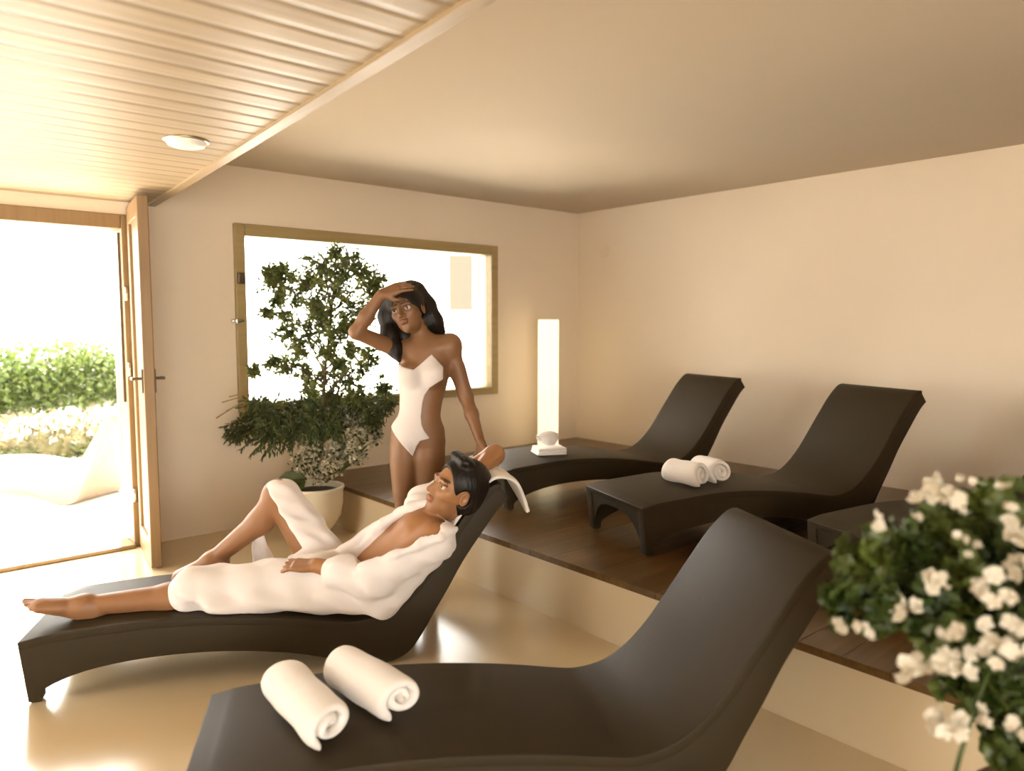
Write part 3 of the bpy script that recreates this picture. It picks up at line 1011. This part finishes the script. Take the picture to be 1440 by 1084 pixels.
# far leg bent, knee raised
hF, kF, aF = A(1.10, .06, .345), A(.905, .12, .672), A(.600, .185, .362)
Mm.cap(hF, kF, .096, .062, .04)
Mm.ell(kF, (.062, .058, .062), None, .03)
cf = kF*.66+aF*.34+A(.022, 0, -.022)
Mm.cap(kF, cf, .056, .056, .03); Mm.cap(cf, aF, .056, .036, .03)
foot(Mm, aF, A(.392, .225, .285), [-.3, .05, 1], 1.0)
SKM = (.36, .168, .068)
def colm(P):
    col = np.tile(np.array(SKM, np.float32), (len(P), 1))
    leg = P[:, 0] < 1.05
    col[leg] *= np.array([.80, .80, .82], np.float32)
    head_colours(P, col, hdc, MR, MS, SKM, True)
    return col
def seat_clip(G, lift):
    xs = G.lo[0]+G.h*np.arange(G.n[0])
    tz = np.interp(xs, TD[:, 0], TD[:, 1])+np.where(xs > 1.42, lift, .003)
    ys = G.lo[1]+G.h*np.arange(G.n[1]); zs = G.lo[2]+G.h*np.arange(G.n[2])
    below = (tz[:, None, None]-zs[None, None, :])*np.where(xs > 1.40, .62, 1.0)[:, None, None]
    below = np.minimum(np.minimum(below, .302-np.abs(ys)[None, :, None]), (1.87-xs)[:, None, None])
    G.V = np.maximum(G.V, below).astype(np.float32)
seat_clip(Mm, .034)
man = Mm.mesh('person', M['skin'], None, colm, 1)
man.location = SPOTS[1][0]; man.rotation_euler = (0, 0, SPOTS[1][1])
tag(man, 'person in a white bathrobe reclining on a dark lounger, one knee raised', 'person')
# short black hair
hm = Mm.like()
mp_ = lambda x, y, z: hdc+MR@(A(x, y, z)*MS)
hm.ell(mp_(0, -.12, .16), A(.40, .47, .42)*MS, MR, .02)
hm.ell(mp_(0, -.22, -.10), A(.36, .33, .34)*MS, MR, .03)
hm.ell(mp_(0, .40, -.13), A(.36, .36, .44)*MS, MR, .012, True)
hm.ell(mp_(.36, -.02, -.06), A(.16, .12, .15)*MS, MR, .01, True)
hm.ell(mp_(-.36, -.02, -.06), A(.16, .12, .15)*MS, MR, .01, True)
for i in range(7): hm.ell(mp_(-.2+.07*i, .12, .50-.01*(i % 2)), A(.07, .12, .07)*MS, MR, .02)
seat_clip(hm, .034)
hm.mesh('hair', M['hair'], man, None, 1)
# bathrobe
rb = Mm.like()
rb.ell(A(1.47, -.175, .500), (.205, .125, .19), tb, .03)
rb.ell(A(1.36, -.14, .405), (.195, .130, .17), tb, .05)
rb.ell(A(1.27, -.12, .335), (.19, .18, .125), None, .05)
rb.ell(A(1.14, -.10, .325), (.17, .185, .120), None, .05)
rb.cap(shN, elN, .086, .078, .05); rb.cap(elN, wrN*.62+elN*.38, .074, .070, .04)
rb.cap(shN, shF, .080, .078, .05); rb.cap(shF, shF*.6+elF*.4, .080, .070, .04)
rb.cap(A(1.10, -.15, .345), A(.66, -.155, .352), .118, .086, .04)
rb.cap(A(.66, -.155, .352), A(.575, -.158, .352), .086, .094, .03)
rb.cap(A(1.12, -.22, .295), A(.66, -.23, .300), .055, .040, .04)
rb.cap(A(1.34, -.27, .285), A(1.12, -.22, .295), .075, .055, .05)
rb.cap(shN+A(.03, .06, -.06), A(1.36, -.27, .29), .05, .07, .06)
# over the raised thigh
th = unit(kF-hF)
rb.cap(hF, kF*.93+hF*.07, .120, .092, .03)
nrm_ = unit(np.cross(th, [0, 1, 0])); nrm_ = nrm_ if nrm_[0] > 0 else -nrm_
def half(X, Y, Z):
    a = (X-hF[0])*nrm_[0]+(Z-hF[2])*nrm_[2]
    b = (X-hF[0])*th[0]+(Y-hF[1])*th[1]+(Z-hF[2])*th[2]
    return np.maximum(np.maximum(a+.018+.05*np.maximum(b-.3, 0), .12-b), np.sqrt((X-hF[0]-th[0]*b)**2+(Y-hF[1]-th[1]*b)**2+(Z-hF[2]-th[2]*b)**2)-.22)
rb.put(half, (.6, -.2, .25), (1.3, .36, .85), .015, True)
# hanging skirt of the robe beyond the raised leg
rb.cap(A(.80, .20, .30), A(.80, .17, .50), .028, .010, .02); rb.cap(A(.75, .20, .29), A(.98, .17, .30), .022, .03, .03); rb.cap(A(.86, .19, .30), A(.82, .17, .48), .03, .012, .03)
# neck opening: found on the chest, then cut through the robe along the chest's normal
LOC, ANG = np.array(SPOTS[1][0]), SPOTS[1][1]
RL = np.array([[math.cos(ANG), -math.sin(ANG), 0], [math.sin(ANG), math.cos(ANG), 0], [0, 0, 1.0]])
def on_body(px, py, G):
    d = RL.T@unit(FWD*F+RGT*(px-CX)+UPV*(CY-py)); o = RL.T@(C3-LOC)
    for k_ in range(900):
        q = o+d*(2.3+.002*k_)
        ii = np.round((q-G.lo)/G.h).astype(int)
        if np.all(ii >= 0) and np.all(ii < G.n) and G.V[tuple(ii)] < .002: return q
    return None
cN = unit([-.70, -.05, .72]); cA = unit(np.array([.72, -.12, .70])-cN*(np.array([.72, -.12, .70])@cN)); cB = np.cross(cN, cA)
both = rb.like(); both.V = np.minimum(rb.V, Mm.V)
vp = [on_body(*q, both) for q in ((489, 777), (520, 752), (560, 722), (585, 711), (600, 708), (640, 728), (642, 738), (625, 751), (590, 763), (560, 775), (507, 792))]
vp = [q for q in vp if q is not None]
cO = np.mean(vp, 0)
v2 = [((q-cO)@cA, (q-cO)@cB) for q in vp]
sl, X, Y, Z = rb.win(rb.lo, rb.lo+rb.n*rb.h)
x_, y_, z_ = X-cO[0], Y-cO[1], Z-cO[2]
ca, cb, cn_ = (x_*v[0]+y_*v[1]+z_*v[2] for v in (cA, cB, cN))
vc = np.maximum(poly_sdf(ca, cb, v2), -cn_-.07)
rb.V = np.maximum(rb.V, -vc).astype(np.float32)
for q in (hdc, hdc+A(-.05, 0, -.06)):
    hk = rb.like(); hk.ell(q, (.125, .115, .135), None, .01)
    rb.V = np.maximum(rb.V, -hk.V)
for band, rad in ((((483, 775), (500, 762), (520, 748), (540, 735), (560, 723), (580, 714), (598, 708)), .024), (((505, 795), (530, 787), (560, 779), (590, 768), (620, 757), (640, 744)), .013)):
    P_ = [q for q in (on_body(*q, both) for q in band) if q is not None]
    for i in range(len(P_)-1): rb.cap(P_[i], P_[i+1], rad, rad, .012)
# soft folds
sl, X, Y, Z = rb.win(rb.lo, rb.lo+rb.n*rb.h)
fold = .0035*np.sin(38*X+22*Z+9*np.sin(7*Y))+.003*np.sin(30*Y-26*X+6*np.sin(11*Z))+.002*np.sin(71*Z+33*X+5*np.sin(17*Y))
rb.V = (rb.V+fold).astype(np.float32)
# belt line
seat_clip(rb, .034)
robe = rb.mesh('bathrobe', M['robe'], man, None, 2)

# towel draped over the top of his lounger
def drape():
    pts = [(1.40, .262), (1.47, .325), (1.54, .412), (1.62, .522), (1.70, .630), (1.77, .712), (1.83, .765), (1.875, .772), (1.925, .745), (1.955, .69), (1.985, .63), (2.00, .59)]
    P = dens(pts, 3)
    V, Fc = [], []
    NT_ = 10
    n = len(P)
    for i, (s, z) in enumerate(P):
        u_ = i/(n-1)
        d = P[min(i+1, n-1)]-P[max(i-1, 0)]; d /= np.hypot(*d); nn = np.array([-d[1], d[0]])
        t0 = -.292 if u_ < .62 else -.292+.10*((u_-.62)/.38)
        t1 = -.02 if u_ < .62 else .0-.16*((u_-.62)/.38)**1.5
        for j in range(NT_+1):
            t = t0+(t1-t0)*j/NT_
            w = .005*math.sin(j*1.3+i*.5)*(1 if u_ > .55 else .3)+.012
            V.append((s+nn[0]*w, t, z+nn[1]*w))
    for i in range(n-1):
        for j in range(NT_):
            a = i*(NT_+1)+j
            Fc.append((a, a+1, a+NT_+2, a+NT_+1))
    o = pyobj('draped_towel', V, Fc, M['towel'], None, True)
    m = o.modifiers.new('thickness', 'SOLIDIFY'); m.thickness = .016; m.offset = -.2
    m = o.modifiers.new('soft', 'SUBSURF'); m.levels = 1; m.render_levels = 1
    o.location = SPOTS[1][0]; o.rotation_euler = (0, 0, SPOTS[1][1])
    return tag(o, 'white towel draped over the top of the occupied dark lounger', 'towel')
drape()

# ------------------------------------------------------------------ plants
rnd = random.Random(7)
def rv(): 
    while True:
        v = Vector((rnd.uniform(-1, 1), rnd.uniform(-1, 1), rnd.uniform(-1, 1)))
        if .05 < v.length < 1: return v.normalized()

class Leaves:
    def __init__(s): s.V, s.F = [], []
    def oval(s, p, d, n, L, w, fold=.25):
        p, d = Vector(p), Vector(d).normalized()
        sd = d.cross(n)
        if sd.length < 1e-3: return
        sd.normalize(); up = sd.cross(d)
        b = len(s.V)
        s.V += [p, p+d*L*.30+sd*w*.42+up*w*fold, p+d*L*.68+sd*w*.38+up*w*fold, p+d*L, p+d*L*.68-sd*w*.38+up*w*fold, p+d*L*.30-sd*w*.42+up*w*fold, p+d*L*.5]
        s.F += [(b, b+6, b+1), (b+1, b+6, b+2), (b+2, b+6, b+3), (b+3, b+6, b+4), (b+4, b+6, b+5), (b+5, b+6, b)]
    def dia(s, p, d, n, L, w):
        p, d = Vector(p), Vector(d).normalized()
        sd = d.cross(n)
        if sd.length < 1e-3: return
        sd.normalize(); up = sd.cross(d)
        b = len(s.V)
        s.V += [p, p+d*L*.5+sd*w*.5+up*w*.15, p+d*L, p+d*L*.5-sd*w*.5+up*w*.15]
        s.F += [(b, b+1, b+2), (b, b+2, b+3)]
    def lobed(s, p, n, r, rot, lob=5):
        p, n = Vector(p), Vector(n).normalized()
        a = n.cross(Vector((.31, .52, .8))).normalized(); c = n.cross(a)
        b = len(s.V)
        s.V.append(p-n*r*.18)
        N = lob*3
        for i in range(N):
            th = rot+2*math.pi*i/N
            rr = r*(1.0 if i % 3 == 1 else .86 if i % 3 == 2 else .80)
            if i == 0: rr = r*.25
            s.V.append(p+(a*math.cos(th)+c*math.sin(th))*rr+n*r*.10*math.sin(i*2.1))
        s.F += [(b, b+1+i, b+1+(i+1) % N) for i in range(N)]
    def make(s, name, mat, parent=None):
        o = pyobj(name, s.V, s.F, mat, parent)
        return o

# --- shrub in the white pot below the window
PB = Vector((2.215, 4.60, 0.0))
pr = empty('potted_shrub', PB)
bm = bmesh.new()
lathe(bm, [(.0, .0), (.085, .0), (.095, .02), (.085, .05), (.12, .09), (.165, .16), (.180, .25), (.182, .335), (.190, .345), (.190, .362), (.172, .362), (.165, .335), (.15, .32), (.0, .32)], 48)
obj('pot', bm, M['ceramic'], pr, True)
bm = bmesh.new(); lathe(bm, [(0, .318), (.16, .318), (.155, .328), (.07, .338), (0, .336)], 30)
obj('soil', bm, M['soil'], pr, True)
def pp(px, py, dy=0.0):          # point of the plant seen at a pixel, dy further from the camera than the pot
    d = FWD*F+RGT*(px-CX)+UPV*(CY-py)
    nrm = RW[:, 1]
    t = ((np.array(PB)+nrm*dy-C3)@nrm)/(d@nrm)
    return Vector(C3+d*t)-PB
TRUNK = [(446, 672, 0), (450, 640, .02), (456, 600, .0), (455, 560, -.02), (457, 520, .0), (462, 480, .02), (466, 440, .0), (470, 400, .02), (476, 365, .0)]
br = bmesh.new()
tube(br, [pp(*q) for q in TRUNK], [.017, .016, .014, .012, .011, .010, .008, .006, .004], 8)
upper = Leaves(); lower = Leaves(); palel = Leaves()
CLUST = [(456, 525, 391, 398, 24), (462, 470, 418, 416, 24), (466, 440, 452, 372, 26), (468, 420, 492, 366, 20), (470, 410, 510, 384, 18), (466, 440, 530, 392, 18), (464, 460, 468, 410, 36),
         (464, 470, 499, 432, 32), (458, 500, 437, 467, 36), (458, 510, 404, 470, 18), (458, 510, 478, 474, 28), (455, 540, 408, 517, 20), (455, 545, 384, 508, 12), (456, 540, 456, 530, 16),
         (456, 560, 484, 532, 20), (456, 560, 508, 517, 16), (456, 570, 538, 546, 20), (456, 560, 520, 500, 14), (458, 505, 374, 440, 9), (462, 470, 380, 384, 14), (455, 545, 356, 522, 8), (470, 400, 445, 392, 22),
         (456, 560, 470, 555, 20), (457, 530, 436, 545, 14), (466, 440, 400, 385, 18), (456, 565, 500, 552, 18),
         (466, 440, 432, 396, 16), (468, 420, 482, 388, 16), (464, 460, 442, 434, 18), (462, 480, 488, 456, 18), (464, 460, 456, 446, 18), (458, 520, 420, 492, 14), (458, 510, 462, 498, 16), (458, 520, 496, 494, 14),
         (456, 540, 428, 526, 14), (462, 470, 388, 420, 12), (466, 440, 522, 412, 14), (458, 500, 400, 446, 12), (456, 560, 440, 560, 14), (470, 400, 472, 358, 14), (456, 545, 478, 512, 14)]
for bx, by, cx_, cy_, rad in CLUST:
    dy = rnd.uniform(-.16, .16)
    a, b = pp(bx, by), pp(cx_, cy_, dy)
    mid = (a+b)/2+Vector((0, 0, .04))
    tube(br, [a, mid, b], [.006, .0045, .0025], 6, False)
    R_ = rad/175
    for k in range(int(9+rad*.95)):
        tip = b+rv()*R_*rnd.uniform(.35, 1.05)
        st = b+rv()*R_*.25
        tube(br, [st, (st+tip)/2+Vector((0, 0, .01)), tip], [.0022, .0017, .001], 4, False)
        for q in range(int(9)):
            u_ = rnd.uniform(.25, 1.05)
            p = st.lerp(tip, u_)+rv()*.012
            d = ((tip-st).normalized()+rv()*.9).normalized()
            upper.oval(p, d, rv(), rnd.uniform(.022, .038), rnd.uniform(.015, .024))
# dense lower band with drooping fern fronds to the left
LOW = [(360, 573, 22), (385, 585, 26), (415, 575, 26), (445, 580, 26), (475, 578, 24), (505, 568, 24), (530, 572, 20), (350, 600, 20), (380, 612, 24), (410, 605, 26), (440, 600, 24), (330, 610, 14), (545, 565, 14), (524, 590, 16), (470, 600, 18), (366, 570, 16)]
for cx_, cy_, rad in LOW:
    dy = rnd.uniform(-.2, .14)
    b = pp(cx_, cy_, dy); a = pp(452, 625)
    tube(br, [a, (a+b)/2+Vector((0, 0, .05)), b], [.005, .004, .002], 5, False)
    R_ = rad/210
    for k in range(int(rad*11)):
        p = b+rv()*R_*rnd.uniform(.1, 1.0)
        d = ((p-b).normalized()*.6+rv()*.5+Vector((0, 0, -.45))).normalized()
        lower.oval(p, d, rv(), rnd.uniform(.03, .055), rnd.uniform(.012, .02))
FR = [(318, 608), (312, 600), (325, 622), (338, 632), (352, 642), (360, 634), (378, 634), (396, 636), (410, 632), (345, 585), (330, 592), (368, 645)]
for px, py in FR:
    a, b = pp(425, 590, rnd.uniform(-.15, .05)), pp(px, py, rnd.uniform(-.25, 0))
    m_ = (a+b)/2+Vector((0, 0, .07))
    tube(br, [a, m_, b], [.003, .0025, .001], 4, False)
    for k in range(70):
        u_ = .15+.85*k/70
        p = a*(1-u_)**2+m_*2*u_*(1-u_)+b*u_*u_
        d = ((b-a).normalized()*.7+rv()*.55+Vector((0, 0, -.5))).normalized()
        lower.oval(p, d, rv(), rnd.uniform(.03, .05), .010)
# pale blossom clusters hanging above the pot
for cx_, cy_, rad in [(437, 632, 20), (426, 652, 18), (492, 596, 22), (508, 612, 22), (466, 652, 20), (448, 665, 16), (420, 668, 12), (480, 630, 22), (525, 612, 14), (500, 640, 16)]:
    b = pp(cx_, cy_, rnd.uniform(-.14, .0)); a = pp(448, 668)
    tube(br, [a, (a+b)/2+Vector((0, 0, .03)), b], [.004, .003, .0015], 5, False)
    R_ = rad/210
    for k in range(int(rad*24)):
        p = b+rv()*R_*rnd.uniform(.2, 1.0)
        (palel if rnd.random() < .72 else lower).oval(p, rv(), rv(), rnd.uniform(.018, .032), rnd.uniform(.016, .026))
# a few big leaves by the rim
for q, e_, L_, w_ in (((432, 672), (392, 676), .20, .12), ((430, 676), (408, 690), .14, .10), ((470, 668), (520, 630), .24, .05), ((468, 670), (545, 600), .36, .03)):
    a, b = pp(*q, -.10), pp(*e_, -.16)
    lower.oval(a, b-a, Vector((.2, -.7, .6)), L_, w_)
obj('branches', br, M['bark'], pr, True)
upper.make('foliage', M['leaf_tree'], pr)
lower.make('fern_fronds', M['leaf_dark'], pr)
palel.make('blossom', M['leaf_pale'], pr)
st = bmesh.new()
for px0, py0, px1, py1 in ((372, 572, 304, 588), (372, 574, 312, 566), (370, 572, 322, 558), (372, 576, 318, 578), (365, 575, 330, 600)):
    a, b = pp(px0, py0, -.05), pp(px1, py1, -.1)
    tube(st, [a, (a+b)/2+Vector((0, 0, .06)), b], [.002, .003, .004], 5)
obj('dry_stalks', st, M['straw'], pr, True)
tag(pr, 'tall leafy shrub in a round white pot standing below the window', 'plant')

# --- white flowers in the right foreground, on a slender stand
def fpt(px, py, dist):
    d = FWD*F+RGT*(px-CX)+UPV*(CY-py)
    return Vector(C3+d*(dist/F))
FC = fpt(1418, 850, 1.50)
fbase = fpt(1500, 1000, 1.55)
FB = Vector((fbase.x, fbase.y, 0))
stand = empty('plant_stand', FB)
bm = bmesh.new(); lathe(bm, [(0, .40), (.16, .40), (.165, .41), (.165, .425), (0, .425)], 36); obj('tray', bm, M['dark_metal'], stand, True)
for k in range(3):
    a = 2*math.pi*k/3+.4
    bm = bmesh.new(); tube(bm, [(.10*math.cos(a), .10*math.sin(a), .402), (.08*math.cos(a), .08*math.sin(a), .2), (.15*math.cos(a), .15*math.sin(a), 0)], .009, 8)
    obj('leg', bm, M['dark_metal'], stand, True)
tag(stand, 'dark metal plant stand under the white flowers in the right foreground', 'stand')
fp = empty('flowering_plant', (FB.x, FB.y, .425))
FO = Vector((FB.x, FB.y, .425))
bm = bmesh.new(); lathe(bm, [(0, 0), (.09, 0), (.095, .01), (.125, .17), (.135, .175), (.135, .20), (.12, .20), (.115, .17), (0, .165)], 36)
obj('pot', bm, M['bark'], fp, True)
bm = bmesh.new(); lathe(bm, [(0, .160), (.112, .160), (.10, .178), (0, .185)], 24); obj('soil', bm, M['soil'], fp, True)
stems = bmesh.new(); lv = Leaves()
root_ = Vector((0, 0, .17))
LCL = [(1250, 770, 44), (1210, 790, 32), (1290, 740, 40), (1335, 715, 38), (1385, 720, 36), (1330, 790, 48), (1280, 830, 44), (1230, 830, 34), (1385, 790, 46), (1430, 760, 40), (1340, 860, 46), (1400, 860, 46),
       (1440, 830, 40), (1300, 890, 34), (1360, 920, 38), (1420, 930, 44), (1385, 985, 36), (1430, 1010, 34), (1450, 950, 36), (1415, 1060, 20), (1440, 1075, 26), (1195, 835, 22), (1180, 860, 16), (1480, 860, 46), (1490, 760, 44),
       (1500, 930, 46), (1490, 1010, 40), (1230, 880, 14), (1270, 870, 24), (1350, 760, 40), (1300, 790, 40), (1400, 700, 26), (1200, 810, 24), (1180, 840, 14), (1290, 870, 26), (1330, 900, 30), (1315, 850, 30), (1240, 850, 26), (1350, 960, 26), (1400, 950, 34), (1405, 1045, 26), (1440, 1030, 30), (1430, 1065, 30)]
for cx_, cy_, rad in LCL:
    c_ = fpt(cx_, cy_, 1.52+rnd.uniform(-.10, .12))-FO
    m_ = (root_+c_)/2+Vector((0, 0, .10))
    tube(stems, [root_, m_, c_], [.004, .0035, .002], 5, False)
    R_ = rad/680
    for k in range(int(8+rad*.5)):
        p = c_+rv()*R_*rnd.uniform(.2, 1.0)
        n_ = (rv()*.8+Vector((-.35, -.35, .55))).normalized()
        lv.lobed(p, n_, rnd.uniform(.016, .034), rnd.uniform(0, 6.28))
tube(stems, [root_, fpt(1430, 900, 1.52)-FO, fpt(1400, 920, 1.5)-FO, fpt(1372, 990, 1.46)-FO, fpt(1350, 1062, 1.44)-FO, fpt(1342, 1095, 1.43)-FO], [.004, .004, .004, .005, .005, .005], 6)
obj('stems', stems, M['leaf_ger'], fp, True)
lv.make('foliage', M['leaf_ger'], fp)
BL = [(1228, 733, 14, 3), (1318, 668, 9, 1), (1350, 672, 8, 1), (1368, 676, 9, 1), (1310, 700, 26, 6), (1335, 702, 16, 4), (1290, 722, 10, 2), (1345, 715, 10, 2), (1355, 752, 10, 2), (1366, 765, 10, 2), (1362, 780, 7, 1),
      (1315, 818, 17, 5), (1333, 815, 10, 2), (1276, 858, 19, 4), (1188, 877, 13, 3), (1216, 888, 14, 3), (1397, 827, 24, 6), (1432, 745, 22, 5), (1436, 795, 22, 5), (1408, 890, 30, 6), (1430, 910, 16, 3), (1436, 880, 16, 4),
      (1335, 895, 18, 3), (1352, 930, 22, 4), (1320, 928, 18, 5), (1300, 950, 18, 3), (1276, 945, 18, 3), (1293, 926, 10, 2), (1390, 925, 16, 3), (1340, 1030, 24, 5), (1318, 1015, 16, 4), (1360, 1020, 16, 4), (1390, 1005, 14, 3),
      (1430, 1025, 14, 3), (1412, 690, 10, 2), (1425, 720, 12, 2)]
for cx_, cy_, rad, nf in BL:
    c_ = fpt(cx_, cy_, 1.37+rnd.uniform(-.03, .04))-FO
    pt_ = Leaves()
    tocam = (Vector((0, 0, CAMH))-FO-c_).normalized()
    R_ = rad/730
    for k in range(nf):
        cc = c_+(rv()*R_*.75 if nf > 1 else Vector())
        n_ = (tocam*.7+rv()*.7+Vector((0, 0, .3))).normalized()
        a = n_.cross(Vector((.2, .5, .84))).normalized(); b = n_.cross(a)
        pr_ = max(.008, min(.017, R_*.62))
        for q in range(5):
            th = 2*math.pi*q/5+k
            d = (a*math.cos(th)+b*math.sin(th)+n_*.35).normalized()
            pt_.oval(cc, d, n_, pr_*1.15, pr_*1.25, -.15)
    pt_.make('blossom', M['petal'], fp)
tag(fp, 'bushy green plant with clusters of white flowers in the right foreground', 'plant')

# ------------------------------------------------------------------ outside
hedge = empty('hedge', (0.4, 10.4, 0))
bm = bmesh.new()
hl = Leaves()
for i in range(60):
    x = -4.5+i*.112; y = .45+.30*(-1)**i*rnd.random()
    top_ = 1.02+.10*math.sin(x*1.7)+.06*rnd.uniform(-1, 1)
    z = rnd.uniform(.5, top_-.22)
    bmesh.ops.create_icosphere(bm, subdivisions=1, radius=rnd.uniform(.30, .36), matrix=Matrix.Translation((x, y, z)))
for i in range(13000):
    x = rnd.uniform(-4.7, 2.35); y = rnd.uniform(-.55, 1.3)
    top_ = 1.06+.10*math.sin(x*1.7)+.07*math.sin(x*4.3+1)
    z = rnd.uniform(.30, 1.0)**.8*top_+rnd.uniform(0, .06)
    if y > -.2 and z < top_-.12: y = rnd.uniform(-.55, -.1)
    hl.dia((x, y, z), rv()+Vector((0, -.2, .3)), rv(), rnd.uniform(.06, .11), rnd.uniform(.04, .07))
for i in range(260):
    hl.dia((-.2+rnd.gauss(0, .10), rnd.uniform(-.2, .2), 1.06+abs(rnd.gauss(0, .10))), rv()+Vector((0, 0, .8)), rv(), .09, .05)
obj('branches', bm, M['leaf_border'], hedge, True)
hl.make('foliage', M['leaf_hedge'], hedge)
tag(hedge, 'bright green hedge along the far side of the terrace', 'hedge')
bord = empty('flower_border', (0.6, 9.38, -.02))
bm = bmesh.new(); b1, b2, b3 = Leaves(), Leaves(), Leaves()
for i in range(44):
    bmesh.ops.create_icosphere(bm, subdivisions=1, radius=rnd.uniform(.17, .21), matrix=Matrix.Translation((-4.1+i*.136, rnd.uniform(0, .15), rnd.uniform(.10, .20))))
for i in range(5200):
    x = rnd.uniform(-4.3, 1.95); z = rnd.uniform(0, .46+.06*math.sin(x*3)); y = rnd.uniform(-.3, .4)
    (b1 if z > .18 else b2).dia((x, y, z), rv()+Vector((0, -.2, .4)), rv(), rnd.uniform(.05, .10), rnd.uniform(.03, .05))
for i in range(700):
    b3.dia((rnd.uniform(-4.2, 1.9), rnd.uniform(-.4, .2), rnd.uniform(.22, .50)), rv(), rv(), .07, .06)
obj('stems', bm, M['leaf_border'], bord, True)
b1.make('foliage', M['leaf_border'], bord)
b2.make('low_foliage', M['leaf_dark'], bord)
b3.make('blossom', M['petal_pink'], bord)
tag(bord, 'low border of pale pink and cream flowers in front of the hedge', 'flower bed')
mt = bevel(boxes('beach_mat', [(-.30, -.18, 0, .30, .18, .03), (-.28, -.16, .03, .10, .16, .05)], M['mat_grey']), .012, 3)
mt.location = (1.287, 8.80, -.02); mt.rotation_euler = (0, 0, -.75)
tag(mt, 'low greyish folded mat lying flat on the bright terrace beyond the lounger', 'mat')
# white house seen through the window
hs = empty('house', (8.05, 10.75, -.02), math.radians(-36))
boxes('wall', [(-.9, 0, 0, 3.4, 3, 2.9)], M['white_wall'], hs)
boxes('roof', [(-1.0, -.15, 2.9, 3.7, 3.2, 3.05)], M['roof'], hs)
boxes('balcony_screen', [(-.20, -.10, 1.72, .22, 0, 2.7)], M['roof'], hs)
boxes('window', [(.30, -.06, 1.95, .55, 0, 2.7)], M['roof'], hs)
tag(hs, 'pale house wall with a beige screen, seen through the window', 'house')
